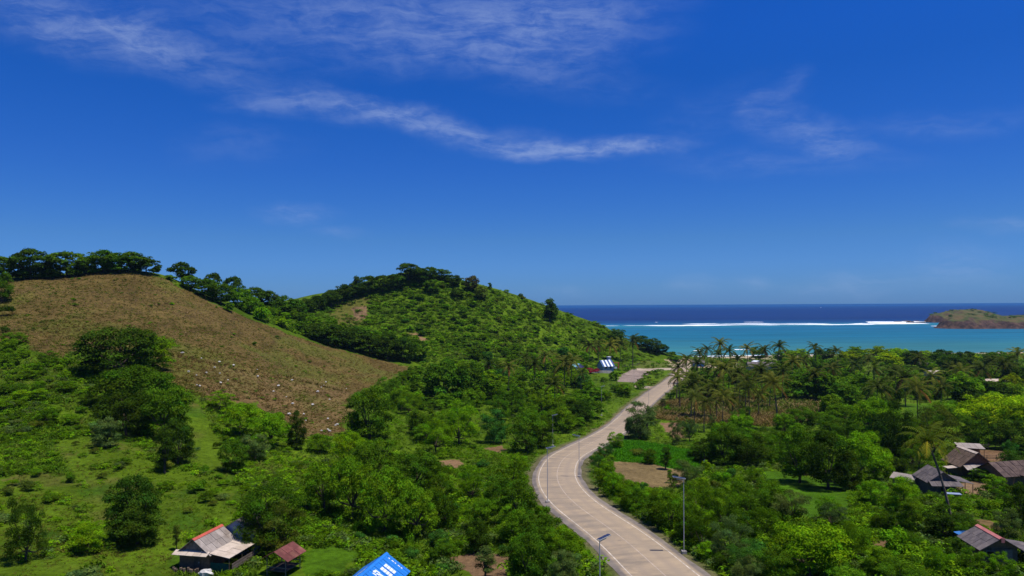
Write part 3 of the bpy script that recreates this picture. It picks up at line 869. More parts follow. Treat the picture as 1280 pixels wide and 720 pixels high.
def tree_proto(kind, seed, lod):
    """returns (crown mesh, trunk mesh, width, height) of a model tree in metres"""
    r = np.random.default_rng(seed)
    cl_, tb = [], MB()
    if kind == 'round':
        Wd, H = 8.0, 7.5
        for i in range(46):
            a, e = r.random() * 6.28, math.asin(r.uniform(-0.75, 1.0))
            q = np.array((math.cos(a) * math.cos(e) * 2.75, math.sin(a) * math.cos(e) * 2.75, 3.55 + math.sin(e) * 2.75))
            s = r.uniform(0.60, 1.15)
            cl_.append((*(q * np.array((1.06, 1.06, 1.02)) + r.normal(size=3) * 0.30), s * 1.05, s * 1.05, s * 0.85))
        for i in range(10):                                     # skirt of leaves down to the ground
            a, q_ = i * 0.63 + r.random() * 0.4, r.uniform(1.5, 2.4)
            s = r.uniform(0.9, 1.3)
            cl_.append((math.cos(a) * q_, math.sin(a) * q_, r.uniform(0.7, 1.7), s, s, s * 0.8))
        cl_.append((0, 0, 3.8, 2.2, 2.2, 2.0))
        size, nl, asp, dr, upb, trunk_h = 0.30, 8800, 0.6, 0.0, 0.5, 1.1
    elif kind == 'broad':                                       # spreading crown of separate leafy boughs
        Wd, H = 10.0, 7.5
        cl_.append((0, 0, 3.9, 3.0, 3.0, 1.6))
        for i in range(40):
            a, q_ = r.random() * 6.28, math.sqrt(r.random()) * 4.3
            z = 6.0 - 0.13 * q_ * q_ + r.normal() * 0.45 - (1.4 if r.random() < 0.25 else 0)
            s = r.uniform(0.60, 1.15)
            cl_.append((math.cos(a) * q_, math.sin(a) * q_, z, s * 1.15, s * 1.15, s * 0.78))
        for i in range(24):                                     # lower boughs hanging towards the ground
            a, q_ = r.random() * 6.28, r.uniform(1.8, 3.9)
            s = r.uniform(0.65, 1.15)
            cl_.append((math.cos(a) * q_, math.sin(a) * q_, r.uniform(0.6, 3.8), s * 1.1, s * 1.1, s * 0.8))
        size, nl, asp, dr, upb, trunk_h = 0.32, 9800, 0.6, 0.0, 0.6, 1.6
    elif kind == 'umbrella':
        Wd, H = 10.0, 6.5
        for i in range(36):
            a, q_ = r.random() * 6.28, math.sqrt(r.random()) * 4.3
            z = 5.6 - 0.11 * q_ * q_ + r.normal() * 0.25
            s = r.uniform(0.62, 1.10)
            cl_.append((math.cos(a) * q_, math.sin(a) * q_, z, s * 1.25, s * 1.25, s * 0.70))
        for i in range(24):
            a, q_ = r.random() * 6.28, r.uniform(0.6, 3.9)
            s = r.uniform(0.8, 1.3)
            cl_.append((math.cos(a) * q_, math.sin(a) * q_, r.uniform(0.9, 4.3), s * 1.15, s * 1.15, s * 0.7))
        size, nl, asp, dr, upb, trunk_h = 0.34, 8600, 0.55, 0.0, 0.7, 1.5
    elif kind == 'feather':                                     # fine airy foliage in upright sprays
        Wd, H = 7.0, 7.5
        for i in range(40):
            a, q_ = r.random() * 6.28, math.sqrt(r.random()) * 2.8
            z = r.uniform(0.7, 6.9 - 0.30 * q_ * q_)
            s = r.uniform(0.5, 1.05)
            cl_.append((math.cos(a) * q_, math.sin(a) * q_, z, s * 0.95, s * 0.95, s * 1.0))
        size, nl, asp, dr, upb, trunk_h = 0.26, 9000, 0.36, 0.20, 0.40, 1.0
    elif kind == 'column':
        Wd, H = 3.2, 7.5
        for i in range(16):
            z = 1.3 + 5.4 * (i + r.random()) / 16
            rr = 0.75 * math.sin(math.pi * min(1, 0.15 + (z - 0.7) / 7.2)) ** 0.7
            a = r.random() * 6.28
            s = r.uniform(0.55, 0.9)
            cl_.append((math.cos(a) * rr, math.sin(a) * rr, z, s, s, s))
        size, nl, asp, dr, upb, trunk_h = 0.28, 3000, 0.5, 0.1, 0.35, 1.3
    else:                                                       # shrub
        Wd, H = 3.2, 2.3
        for i in range(11):
            a, q_ = r.random() * 6.28, math.sqrt(r.random()) * 1.05
            s = r.uniform(0.38, 0.72)
            cl_.append((math.cos(a) * q_, math.sin(a) * q_, 0.45 + r.random() * 1.15 * (1 - 0.5 * q_), s, s, s * 0.8))
        size, nl, asp, dr, upb, trunk_h = 0.22, 1500, 0.55, 0.0, 0.4, 0.3
    if not lod: nl, size = int(nl * 1.45), size * 0.82
    if lod:
        nl, size = int(nl * (0.50 if kind != 'shrub' else 0.5)), size * 1.65
    V, q, t = leaf_cloud(r, cl_, nl, size, upb, aspect=asp, droop=dr)
    crown = make_mesh("crown", V, q, m_leaf, t)
    # trunk and limbs reaching into the clumps
    tr_ = 0.16 if kind in ('column', 'feather') else 0.24
    if kind == 'shrub': tr_ = 0.05
    fork = np.array((r.normal() * 0.15, r.normal() * 0.15, trunk_h))
    tb.tube([(0, 0, -0.6), tuple(fork * np.array((0.5, 0.5, 0.5))), tuple(fork)], [tr_ * 1.25, tr_, tr_ * 0.85])
    for c_ in sorted(cl_, key=lambda c_: -c_[3])[:11 if not lod else 7]:
        e = np.array(c_[:3])
        m = fork * 0.45 + e * 0.55 + np.array((0, 0, -0.12 * np.linalg.norm(e[:2]))) + r.normal(size=3) * 0.12
        tb.tube([tuple(fork), tuple(m), tuple(e)], [tr_ * 0.55, tr_ * 0.35, tr_ * 0.12], n=4 if lod else 6)
    trunk = make_mesh("trunk", tb.v, tb.f, m_bark, tb.t)
    return crown, trunk, Wd, H


def palm_proto(seed, lod, H=11.0):
    r = np.random.default_rng(seed)
    tb = MB()
    lean = r.uniform(-1, 1, 2) * 0.9
    P = [np.array((lean[0] * t ** 2, lean[1] * t ** 2, H * t - 0.5)) for t in np.linspace(0, 1, 8)]
    tb.tube([tuple(p) for p in P], [0.26, 0.19, 0.17, 0.16, 0.15, 0.14, 0.13, 0.15], n=6)
    top = P[-1]
    fr = []
    nf = 21 if not lod else 17
    for i in range(nf):
        az = i * 2.399 + r.uniform(-0.2, 0.2)
        el = 1.25 - 1.75 * (i / nf) + r.uniform(-0.12, 0.12)
        fr.append(frond(r, top, az, el, r.uniform(3.4, 4.3), lod, dead=(el < -0.28)))
    V = np.vstack([f_[0] for f_ in fr])
    b, Q = 0, []
    for f_ in fr:
        Q.append(f_[1] + b)
        b += len(f_[0])
    crown = make_mesh("crown", V, np.vstack(Q), m_leaf, np.vstack([f_[2] for f_ in fr]))
    trunk = make_mesh("trunk", tb.v, tb.f, m_palmbark, tb.t)
    return crown, trunk, top, H


def frond(r, top, az, el, L, lod, dead=False):
    """arched midrib with leaflets hanging from both sides"""
    n_ = 9 if not lod else 6
    dirh = np.array((math.cos(az), math.sin(az), 0))
    side = np.array((-math.sin(az), math.cos(az), 0))
    V, Q, T = [], [], []
    p = np.array(top, float)
    sag = 1.45 if not dead else 0.9
    pts_, dirs = [p.copy()], []
    for i in range(n_):
        e = el - sag * ((i + 0.5) / n_) ** 1.3
        d = dirh * math.cos(e) + np.array((0, 0, math.sin(e)))
        dirs.append(d)
        p = p + d * L / n_
        pts_.append(p.copy())
    base_t = np.array((1.0, 1.0, 1.0)) if not dead else np.array((1.9, 0.85, 1.5))
    for i in range(n_):
        d = dirs[i]
        upv = np.cross(side, d)
        if upv[2] < 0: upv = -upv
        t0 = (i + 0.5) / n_
        ll = (0.95 * math.sin(math.pi * min(1, 0.12 + 0.80 * t0)) + 0.10) * (0.74 if not lod else 0.72)
        wd = L / n_ * (0.36 if not lod else 0.52)
        # midrib
        b = len(V)
        V += [pts_[i] - side * 0.035, pts_[i] + side * 0.035, pts_[i + 1] + side * 0.03, pts_[i + 1] - side * 0.03]
        Q.append((b, b + 1, b + 2, b + 3))
        T.append(base_t * np.array((1.35, 1.05, 0.8)))
        for sgn in (-1, 1):
            for h in ((0.25, 0.75) if not lod else (0.3, 0.8)):
                o = pts_[i] + d * L / n_ * h
                q = unit(side * sgn * 0.78 + d * 0.55 - np.array((0, 0, 0.42 + r.random() * 0.25)) + upv * 0.12)
                ll_ = ll * r.uniform(0.85, 1.15)
                b = len(V)
                V += [o - d * wd * 0.5, o + d * wd * 0.5, o + q * ll_ + d * wd * 0.22, o + q * ll_ - d * wd * 0.16]
                Q.append((b, b + 1, b + 2, b + 3))
                T.append(base_t * r.uniform(0.75, 1.25))
    return np.array(V), np.array(Q), np.array(T)


PROTO = {}
for kd, nv in (('round', 4), ('broad', 4), ('umbrella', 3), ('feather', 3), ('column', 2), ('shrub', 5)):
    for lod in (0, 1):
        PROTO[kd, lod] = [tree_proto(kd, 100 * lod + 10 * i + sum(map(ord, kd)), lod) for i in range(nv)]
PALM = {lod: [palm_proto(300 + 10 * i + lod, lod) for i in range(4)] for lod in (0, 1)}

# object colours (albedo) of the foliage kinds
HUES = {
    'dark': (0.040, 0.080, 0.006), 'deep': (0.066, 0.136, 0.006), 'mid': (0.092, 0.188, 0.006), 'bright': (0.128, 0.252, 0.005), 'lime': (0.180, 0.275, 0.004),
    'grey': (0.090, 0.142, 0.030), 'olive': (0.098, 0.132, 0.014), 'brown': (0.110, 0.090, 0.024), 'palm': (0.096, 0.112, 0.018), 'palmdark': (0.048, 0.066, 0.010), 'blue': (0.052, 0.150, 0.018)}
HUEWORD = {'dark': 'very dark green', 'deep': 'deep green', 'mid': 'mid green', 'bright': 'bright green', 'lime': 'yellow lime', 'grey': 'greyish green', 'olive': 'olive', 'brown': 'brownish',
           'palm': 'green', 'palmdark': 'dark', 'blue': 'bluish green'}
NAME = {'round': 'leafy_tree', 'broad': 'spreading_tree', 'umbrella': 'umbrella_tree', 'feather': 'feathery_tree', 'column': 'slender_tree', 'shrub': 'shrub', 'palm': 'coconut_palm'}
KWORD = {'round': 'round leafy tree', 'broad': 'spreading tree', 'umbrella': 'flat topped tree', 'feather': 'feathery tree', 'column': 'slender tree', 'shrub': 'shrub', 'palm': 'coconut palm', 'bush': 'round bush'}
CATS = {'shrub': 'shrub', 'palm': 'palm', 'bush': 'bush'}
PLANTS = []                                                     # (root, kind, hue, px, py, size)
SPOTS = []                                                      # x, y, radius of what already stands


def jitter(c, amt=0.13):
    k = 1 + rng.normal() * amt
    h = rng.normal() * amt * 0.5
    return (max(0.004, c[0] * k * (1 + h)), max(0.006, c[1] * k), max(0.002, c[2] * k * (1 - h)), 1.0)


def plant(kind, hue, p, wm, hm, px=None, py=None, lean=None):
    """a plant at ground point p, wm wide and hm tall: an Empty with crown and trunk"""
    Y = p[1]
    rd, ri = near_line([p[0]], [p[1]], RL)                       # nothing grows onto the carriageway
    need = 5.0 + (0.46 * wm if kind != 'palm' else 0.5)
    if rd[0] < need:
        away = np.array((p[0], p[1])) - RL[ri[0]]
        away = away / (np.linalg.norm(away) + 1e-6) * need
        q = RL[ri[0]] + away
        p = np.array((q[0], q[1], float(ground(q[0], q[1]))))
    lod = 1 if Y > 215 else 0
    col = jitter(HUES[hue])
    if kind == 'palm':
        cr_, tr_, top, H = PALM[lod][rng.integers(4)]
        s = hm / (H + 1.2)
        sx = wm / 7.6
        root = empty(NAME[kind], tuple(p), rng.uniform(0, 6.28))
        t = link("trunk", tr_, root)
        t.scale = (max(s, 0.8), max(s, 0.8), s)
        c_ = link("crown", cr_, root)
        # the crown keeps its own scale about the top of the trunk
        c_.scale = (sx, sx, sx)
        c_.location = (top[0] * (max(s, 0.8) - sx), top[1] * (max(s, 0.8) - sx), top[2] * (s - sx))
        c_.color = col
    else:
        protos = PROTO[kind, lod]
        cr_, tr_, Wd, H = protos[rng.integers(len(protos))]
        root = empty(NAME[kind], tuple(p), rng.uniform(0, 6.28))
        sxy, sz = wm / Wd, hm / H
        for nm, me_ in (("trunk", tr_), ("crown", cr_)):
            if kind == 'shrub' and nm == "trunk": continue
            o = link(nm, me_, root)
            o.scale = (sxy, sxy, sz)
            if nm == "crown": o.color = col
    if kind == 'round' and wm < 4.7 and hm < 4.2:
        kind = 'bush'
        root.name = 'bush'
    SPOTS.append((p[0], p[1], wm / 2))
    if px is None: px, py = to_px(*p)
    PLANTS.append([root, kind, hue, px, py, wm])
    return root


def tree_px(kind, hue, px, base, top, w):
    """a plant by its trunk foot, top and width in the photo"""
    p = at(px, base)
    if p is None: return
    Y = p[1]
    fy = to_px(*p)[1]
    hm = max(0.8, (fy - top) / F * Y)
    return plant(kind, hue, p, w / F * Y, hm, px, base)


# --- plants one by one, as the photo shows them: kind, colour, foot x, foot y, top y, width
HAND = [
    # ridge of the left hill
    ('umbrella', 'deep', -6, 350, 318, 50), ('broad', 'dark', 16, 350, 320, 40), ('umbrella', 'dark', 38, 349, 310, 54), ('broad', 'dark', 60, 348, 324, 34), ('umbrella', 'deep', 84, 346, 313, 56), ('broad', 'deep', 108, 343, 319, 34), ('umbrella', 'deep', 129, 340, 312, 46), ('broad', 'deep', 148, 340, 313, 44), ('umbrella', 'deep', 164, 340, 314, 44),
    ('broad', 'dark', 183, 342, 318, 36), ('shrub', 'deep', 74, 347, 336, 24), ('shrub', 'dark', 92, 346, 334, 22), ('shrub', 'deep', 120, 341, 330, 22), ('shrub', 'dark', 138, 340, 330, 22), ('shrub', 'deep', 170, 341, 331, 22), ('shrub', 'dark', 46, 349, 337, 22), ('shrub', 'mid', 112, 342, 329, 24), ('shrub', 'dark', 62, 347, 332, 26), ('shrub', 'deep', 102, 342, 330, 20), ('shrub', 'dark', 24, 350, 332, 30), ('shrub', 'mid', 150, 338, 328, 22), ('shrub', 'dark', 195, 341, 329, 18), ('umbrella', 'dark', 227, 352, 327, 36), ('shrub', 'mid', 212, 350, 342, 18),
    ('round', 'deep', 2, 378, 336, 30), ('shrub', 'dark', 4, 396, 372, 26), ('shrub', 'dark', 6, 416, 402, 14),
    # its right shoulder
    ('umbrella', 'dark', 266, 364, 340, 26), ('umbrella', 'dark', 292, 372, 344, 30), ('round', 'mid', 238, 362, 343, 30), ('round', 'deep', 256, 372, 346, 34), ('round', 'deep', 276, 380, 352, 36), ('round', 'mid', 300, 386, 357, 34),
    ('round', 'deep', 318, 384, 358, 30), ('round', 'dark', 336, 388, 361, 32), ('round', 'deep', 352, 394, 368, 34), ('shrub', 'bright', 327, 402, 379, 28), ('round', 'mid', 312, 392, 370, 26), ('round', 'deep', 370, 398, 374, 32),
    ('shrub', 'mid', 288, 390, 374, 22), ('shrub', 'bright', 350, 408, 392, 28), ('shrub', 'mid', 372, 412, 396, 26),
    # the dark hedge along the field's upper edge
    ('round', 'dark', 396, 426, 402, 34), ('round', 'dark', 418, 433, 404, 36), ('round', 'dark', 440, 438, 408, 34), ('round', 'dark', 462, 444, 413, 36), ('round', 'dark', 484, 450, 415, 36), ('round', 'dark', 504, 452, 418, 34), ('round', 'deep', 524, 452, 424, 28),
    # ridge of the second hill
    ('round', 'dark', 384, 390, 372, 26), ('umbrella', 'dark', 398, 388, 368, 26), ('umbrella', 'dark', 414, 384, 362, 28), ('umbrella', 'dark', 430, 377, 355, 28), ('column', 'dark', 446, 372, 344, 13), ('umbrella', 'dark', 444, 372, 352, 26), ('umbrella', 'dark', 460, 367, 344, 30),
    ('umbrella', 'dark', 478, 365, 343, 28), ('umbrella', 'dark', 494, 363, 341, 28), ('umbrella', 'dark', 511, 352, 328, 36), ('umbrella', 'dark', 524, 354, 334, 28), ('round', 'deep', 536, 350, 333, 24), ('round', 'mid', 552, 350, 335, 24),
    ('round', 'dark', 566, 358, 342, 24), ('round', 'brown', 590, 364, 344, 20), ('round', 'olive', 601, 374, 356, 20), ('column', 'deep', 612, 362, 353, 7), ('column', 'dark', 687, 402, 372, 18), ('round', 'dark', 690, 398, 378, 18),
    ('round', 'deep', 540, 366, 348, 22), ('round', 'dark', 572, 372, 360, 20),
    ('round', 'dark', 816, 441, 422, 26), ('round', 'dark', 800, 436, 418, 26), ('round', 'deep', 770, 428, 410, 24), ('round', 'dark', 828, 442, 430, 18), ('shrub', 'deep', 838, 445, 437, 16),
    # big clump on the left slope
    ('broad', 'dark', 150, 474, 398, 108), ('broad', 'bright', 192, 466, 412, 60), ('umbrella', 'deep', 165, 520, 452, 104), ('broad', 'dark', 158, 545, 480, 78), ('broad', 'deep', 205, 550, 470, 74), ('round', 'dark', 222, 580, 520, 44),
    ('column', 'dark', 206, 592, 535, 26), ('round', 'grey', 132, 560, 520, 40),
    # meadow by the grey house
    ('round', 'dark', 166, 676, 588, 70), ('round', 'dark', 172, 680, 626, 66), ('feather', 'dark', 32, 702, 604, 52), ('round', 'bright', 110, 690, 650, 46), ('feather', 'deep', 338, 688, 592, 90), ('feather', 'dark', 326, 690, 612, 66), ('feather', 'olive', 350, 692, 622, 64), ('shrub', 'bright', 282, 727, 709, 20), ('column', 'olive', 221, 688, 655, 12),
    ('shrub', 'deep', 62, 628, 610, 26), ('shrub', 'grey', 110, 724, 706, 50), ('shrub', 'mid', 250, 615, 592, 32),
    # bushes below the brown field
    ('broad', 'bright', 300, 545, 498, 56), ('broad', 'bright', 338, 560, 510, 54), ('round', 'dark', 370, 562, 512, 28), ('round', 'grey', 318, 575, 540, 40), ('round', 'deep', 292, 590, 545, 40), ('feather', 'bright', 275, 512, 486, 40), ('round', 'mid', 400, 566, 540, 34),
    # trees in the middle of the valley
    ('round', 'deep', 462, 548, 478, 66), ('round', 'deep', 485, 505, 468, 40), ('round', 'deep', 530, 500, 462, 42), ('broad', 'deep', 556, 502, 442, 64), ('round', 'mid', 502, 512, 480, 34), ('round', 'deep', 588, 496, 450, 46),
    ('feather', 'bright', 574, 556, 494, 54), ('feather', 'bright', 545, 566, 514, 46), ('round', 'blue', 618, 554, 510, 36), ('round', 'deep', 520, 536, 512, 26), ('round', 'deep', 640, 520, 478, 40), ('round', 'mid', 612, 505, 470, 38),
    ('broad', 'mid', 405, 640, 566, 62), ('broad', 'mid', 440, 652, 560, 70), ('broad', 'mid', 482, 668, 572, 72), ('broad', 'mid', 520, 672, 596, 62), ('broad', 'deep', 468, 606, 540, 66), ('broad', 'deep', 520, 616, 556, 66), ('broad', 'bright', 436, 590, 532, 50), ('round', 'deep', 556, 660, 600, 44), ('feather', 'mid', 550, 622, 575, 40), ('feather', 'bright', 590, 624, 578, 44),
    ('broad', 'mid', 603, 660, 618, 46), ('round', 'dark', 598, 690, 645, 34), ('round', 'blue', 548, 690, 660, 30), ('round', 'deep', 552, 702, 672, 34), ('column', 'grey', 606, 724, 682, 30), ('round', 'mid', 640, 676, 628, 44), ('round', 'deep', 624, 640, 590, 40),
    # left verge of the road
    ('broad', 'deep', 660, 566, 508, 54), ('round', 'deep', 676, 560, 518, 36), ('round', 'mid', 655, 614, 566, 44), ('round', 'deep', 648, 650, 596, 50), ('round', 'deep', 672, 690, 634, 54), ('round', 'mid', 700, 700, 658, 48), ('round', 'deep', 660, 726, 662, 58), ('round', 'grey', 706, 726, 684, 42), ('round', 'deep', 706, 528, 494, 48), ('round', 'dark', 722, 530, 498, 40), ('broad', 'deep', 738, 522, 494, 40), ('round', 'mid', 700, 540, 506, 38),
    # right verge hedge
    ('round', 'bright', 742, 612, 578, 26), ('round', 'bright', 752, 622, 588, 28), ('round', 'mid', 758, 606, 570, 24), ('round', 'bright', 768, 634, 600, 32), ('round', 'mid', 786, 640, 606, 34), ('round', 'deep', 804, 656, 610, 40), ('round', 'mid', 826, 664, 612, 40), ('round', 'deep', 840, 680, 628, 44), ('round', 'bright', 766, 560, 538, 24), ('feather', 'blue', 756, 572, 550, 22), ('feather', 'blue', 746, 590, 562, 20), ('round', 'bright', 876, 700, 676, 32), ('round', 'bright', 778, 620, 596, 26), ('round', 'bright', 812, 634, 608, 30),
    # grey green tree at the far bend and field edge trees
    ('round', 'grey', 788, 548, 500, 44), ('feather', 'grey', 776, 545, 512, 28), ('shrub', 'olive', 801, 570, 556, 28), ('round', 'deep', 812, 580, 560, 20), ('column', 'dark', 832, 587, 557, 17), ('column', 'mid', 838, 604, 586, 10), ('feather', 'grey', 846, 555, 520, 24), ('feather', 'grey', 862, 552, 518, 24), ('round', 'dark', 880, 578, 548, 34), ('round', 'deep', 905, 582, 528, 50), ('round', 'dark', 935, 584, 536, 52), ('round', 'deep', 958, 580, 546, 34), ('feather', 'grey', 860, 610, 566, 44), ('round', 'deep', 868, 572, 555, 22),
    # the acacia mass right of the road
    ('feather', 'mid', 876, 650, 590, 54), ('feather', 'mid', 904, 660, 596, 58), ('feather', 'deep', 936, 650, 590, 60), ('round', 'mid', 962, 640, 596, 44), ('feather', 'mid', 950, 680, 620, 60), ('feather', 'grey', 912, 700, 640, 58), ('feather', 'deep', 880, 690, 636, 44), ('feather', 'blue', 938, 722, 670, 60), ('feather', 'grey', 900, 735, 690, 50), ('broad', 'bright', 1012, 724, 640, 104), ('round', 'deep', 968, 735, 680, 50), ('feather', 'grey', 990, 650, 606, 50), ('feather', 'mid', 1068, 700, 640, 46), ('feather', 'grey', 1040, 660, 626, 44), ('feather', 'mid', 1110, 664, 632, 44), ('feather', 'deep', 1130, 740, 690, 70), ('round', 'mid', 1060, 745, 705, 50),
    # round trees on the shaded lawn
    ('round', 'deep', 1000, 604, 528, 56), ('round', 'dark', 1035, 612, 532, 60), ('broad', 'bright', 1074, 606, 530, 70), ('round', 'dark', 1062, 612, 560, 36), ('round', 'dark', 996, 590, 560, 30), ('broad', 'bright', 1096, 600, 552, 44), ('feather', 'bright', 975, 575, 530, 40), ('round', 'dark', 1120, 580, 500, 40), ('feather', 'olive', 1165, 570, 500, 70), ('feather', 'mid', 1140, 580, 520, 50), ('broad', 'bright', 1090, 556, 488, 60), ('round', 'dark', 1108, 566, 510, 40),
    # the lime tree by the huts, darker ones round it
    ('broad', 'lime', 1242, 548, 484, 86), ('broad', 'lime', 1285, 556, 486, 70), ('round', 'deep', 1225, 560, 512, 44), ('round', 'dark', 1262, 562, 520, 50), ('round', 'dark', 1268, 590, 560, 40), ('round', 'blue', 1262, 585, 548, 20), ('round', 'dark', 1278, 660, 600, 46), ('round', 'deep', 1228, 602, 584, 32), ('round', 'mid', 1244, 618, 592, 30), ('feather', 'mid', 1256, 636, 604, 26),
    ('round', 'dark', 1178, 672, 630, 56), ('round', 'dark', 1205, 668, 640, 34), ('round', 'bright', 1130, 640, 594, 46), ('round', 'bright', 1092, 634, 598, 44), ('round', 'deep', 1140, 655, 620, 34), ('round', 'dark', 1124, 590, 570, 24), ('feather', 'mid', 1215, 716, 680, 40), ('feather', 'bright', 1252, 720, 686, 34), ('round', 'dark', 1196, 700, 670, 30),
    # tree belt before the shore
    ('broad', 'deep', 1010, 498, 460, 70), ('round', 'deep', 1030, 500, 462, 46), ('broad', 'lime', 1098, 452, 430, 40), ('broad', 'lime', 1124, 455, 432, 34), ('broad', 'lime', 1110, 464, 438, 42), ('broad', 'lime', 1060, 454, 436, 34), ('broad', 'lime', 1000, 452, 434, 26), ('broad', 'lime', 1156, 455, 436, 34), ('broad', 'lime', 1216, 458, 441, 26), ('broad', 'bright', 1160, 470, 449, 26), ('round', 'dark', 1140, 458, 436, 24), ('round', 'dark', 1178, 458, 435, 34), ('round', 'dark', 1206, 460, 437, 26), ('round', 'dark', 1196, 466, 442, 30), ('round', 'deep', 1246, 462, 438, 40), ('round', 'bright', 980, 452, 436, 30), ('round', 'dark', 1030, 450, 434, 30), ('broad', 'mid', 1070, 450, 431, 30), ('round', 'deep', 948, 450, 432, 24), ('round', 'deep', 980, 470, 448, 34), ('shrub', 'deep', 846, 452, 443, 22), ('round', 'mid', 905, 462, 448, 26), ('round', 'deep', 890, 482, 460, 34), ('round', 'deep', 868, 480, 462, 28), ('round', 'mid', 930, 486, 462, 32), ('round', 'dark', 958, 480, 460, 34), ('round', 'dark', 882, 498, 480, 26), ('broad', 'mid', 1076, 490, 464, 40), ('round', 'deep', 1055, 510, 476, 40), ('broad', 'mid', 1205, 500, 462, 44), ('round', 'dark', 1240, 500, 474, 40), ('round', 'dark', 1272, 486, 460, 40), ('broad', 'mid', 1180, 530, 500, 50), ('round', 'dark', 1208, 520, 480, 40), ('broad', 'deep', 1000, 540, 505, 44), ('broad', 'mid', 1056, 540, 500, 56),
]
for h in HAND: tree_px(*h)

PALMS = [  # crown centre x, foot y, crown top y, crown width
    (884, 462, 432, 16), (902, 464, 424, 20), (913, 466, 434, 18), (896, 470, 442, 18), (935, 462, 431, 18), (957, 462, 433, 18), (972, 462, 428, 20), (990, 488, 450, 22), (858, 480, 448, 20), (846, 500, 456, 20), (904, 502, 458, 32), (925, 506, 462, 26), (953, 504, 460, 28), (972, 538, 474, 34), (864, 520, 478, 36), (880, 540, 500, 26), (903, 534, 494, 30), (937, 528, 482, 30), (918, 500, 470, 22), (948, 520, 492, 22), (888, 520, 488, 24), (915, 530, 500, 26), (868, 500, 470, 22),
    (1020, 462, 430, 18), (1048, 468, 434, 16), (1092, 492, 456, 22), (1095, 520, 478, 34), (1132, 508, 466, 36), (1147, 526, 478, 34), (1150, 470, 444, 20), (1176, 512, 480, 26), (1204, 494, 460, 26), (1228, 490, 456, 28), (1253, 486, 450, 28), (1272, 470, 438, 22), (1262, 480, 452, 20), (1120, 486, 460, 24), (1040, 486, 456, 22), (1005, 470, 446, 20), (1068, 478, 452, 20), (1085, 470, 446, 16), (1190, 478, 456, 20), (1240, 470, 448, 18), (1164, 494, 466, 26), (1215, 478, 456, 20), (1020, 500, 462, 24),
    (850, 510, 470, 26), (873, 492, 452, 24), (894, 488, 456, 24), (911, 492, 462, 26), (932, 512, 474, 28), (945, 498, 462, 24), (962, 510, 476, 26), (896, 522, 480, 28), (978, 500, 462, 24), (868, 532, 494, 28), (921, 480, 448, 20), (876, 472, 440, 18),
    (705, 492, 448, 32), (737, 452, 428, 22), (748, 451, 427, 18), (764, 452, 428, 22), (776, 452, 426, 20), (791, 460, 420, 20), (714, 482, 446, 22), (668, 482, 450, 24), (694, 512, 474, 26), (636, 492, 452, 22), (726, 496, 462, 20), (658, 470, 444, 20), (682, 470, 440, 20), (610, 478, 452, 20),
]
PH = ('palmdark', 'palm', 'palmdark')
for (px, fy, ty, w) in PALMS:
    p = at(px, fy)
    hm = (to_px(*p)[1] - ty + (4 if 840 < px < 1000 and fy > 468 else 0)) / F * p[1]
    plant('palm', PH[len(PLANTS) % 3], p, w * 1.45 / F * p[1], hm, px, fy)

# the tall palm by the huts, near enough to show every frond
p = at(1192, 670)
hm = (670 - 552) / F * p[1]
root = empty("coconut_palm", tuple(p))
lean = (1163 - 1192) / F * p[1]
tp = np.array((lean, 0.5, hm))
tb = MB()
PP = [np.array((lean * t ** 1.6, 0.5 * t, hm * t - 0.4 * (1 - t))) for t in np.linspace(0, 1, 14)]
for i in range(13):
    tb.bar(tuple(PP[i]), tuple(PP[i + 1]), 0.19 - 0.005 * i, 0.85 + 0.3 * (i % 2), 0.165 - 0.005 * i, 8)
tb.build("trunk", m_palmbark, root)
r0 = np.random.default_rng(77)
for i in range(19):
    el = 1.25 - 1.75 * i / 19
    V, Q, T = frond(r0, tp, i * 2.399 + 0.5, el, r0.uniform(3.5, 4.2), 0, dead=False)
    fo = link("frond", make_mesh("frond", V, Q, m_leaf, T), root)
    fo.color = (0.235, 0.230, 0.020, 1) if i > 10 else (0.070, 0.100, 0.010, 1)
cm = MB()
for i in range(8):
    a = i * 0.8
    c0 = tp + np.array((math.cos(a) * 0.28, math.sin(a) * 0.28, -0.35 - 0.1 * (i % 3)))
    cm.bar(tuple(c0 + np.array((0, 0, -0.14))), tuple(c0), 0.06, 1, 0.13)
    cm.bar(tuple(c0), tuple(c0 + np.array((0, 0, 0.14))), 0.13, 1, 0.05)
cm.build("coconuts", solid("coconut", (0.09, 0.10, 0.03)), root)
tag(root, "tall leaning coconut palm with yellowing fronds standing beside the grey hut", "palm", "coconut palms")
SPOTS.append((p[0], p[1], 2.0))
KEEP_CLEAR = [(*at(x_, 468)[:2], 4.5) for x_ in (730, 740, 750, 760, 770)]                                                 # building footprints, filled as they are placed

# ------------------------------------------------------------------ buildings
m_sheet = solid("weathered_sheet", (0.30, 0.255, 0.22), 0.7, 0.25, 0.22, 1.2, stain=(0.16, 0.12, 0.09), stain_amt=0.6)
m_pale = solid("pale_sheet", (0.52, 0.43, 0.34), 0.7, 0.2, 0.15, 1.0, stain=(0.30, 0.23, 0.16), stain_amt=0.5)
m_red = solid("red_sheet", (0.48, 0.095, 0.060), 0.6, 0.3, 0.2, 2.0)
m_pink = solid("faded_red_sheet", (0.46, 0.16, 0.14), 0.65, 0.25, 0.2, 2.0)
m_rust = solid("rusty_sheet", (0.145, 0.048, 0.042), 0.8, 0.15, 0.3, 1.4, stain=(0.26, 0.13, 0.08), stain_amt=0.5)
m_blue = solid("blue_sheet", (0.018, 0.185, 0.60), 0.5, 0.35, 0.16, 1.3, stain=(0.03, 0.22, 0.62), stain_amt=0.6)
m_white = solid("white_paint", (0.72, 0.74, 0.76), 0.6, 0.3, 0.12, 3.0)
m_bamboo = solid("bamboo_wall", (0.185, 0.105, 0.062), 0.9, 0.1, 0.3, 3.0, bump=0.05)
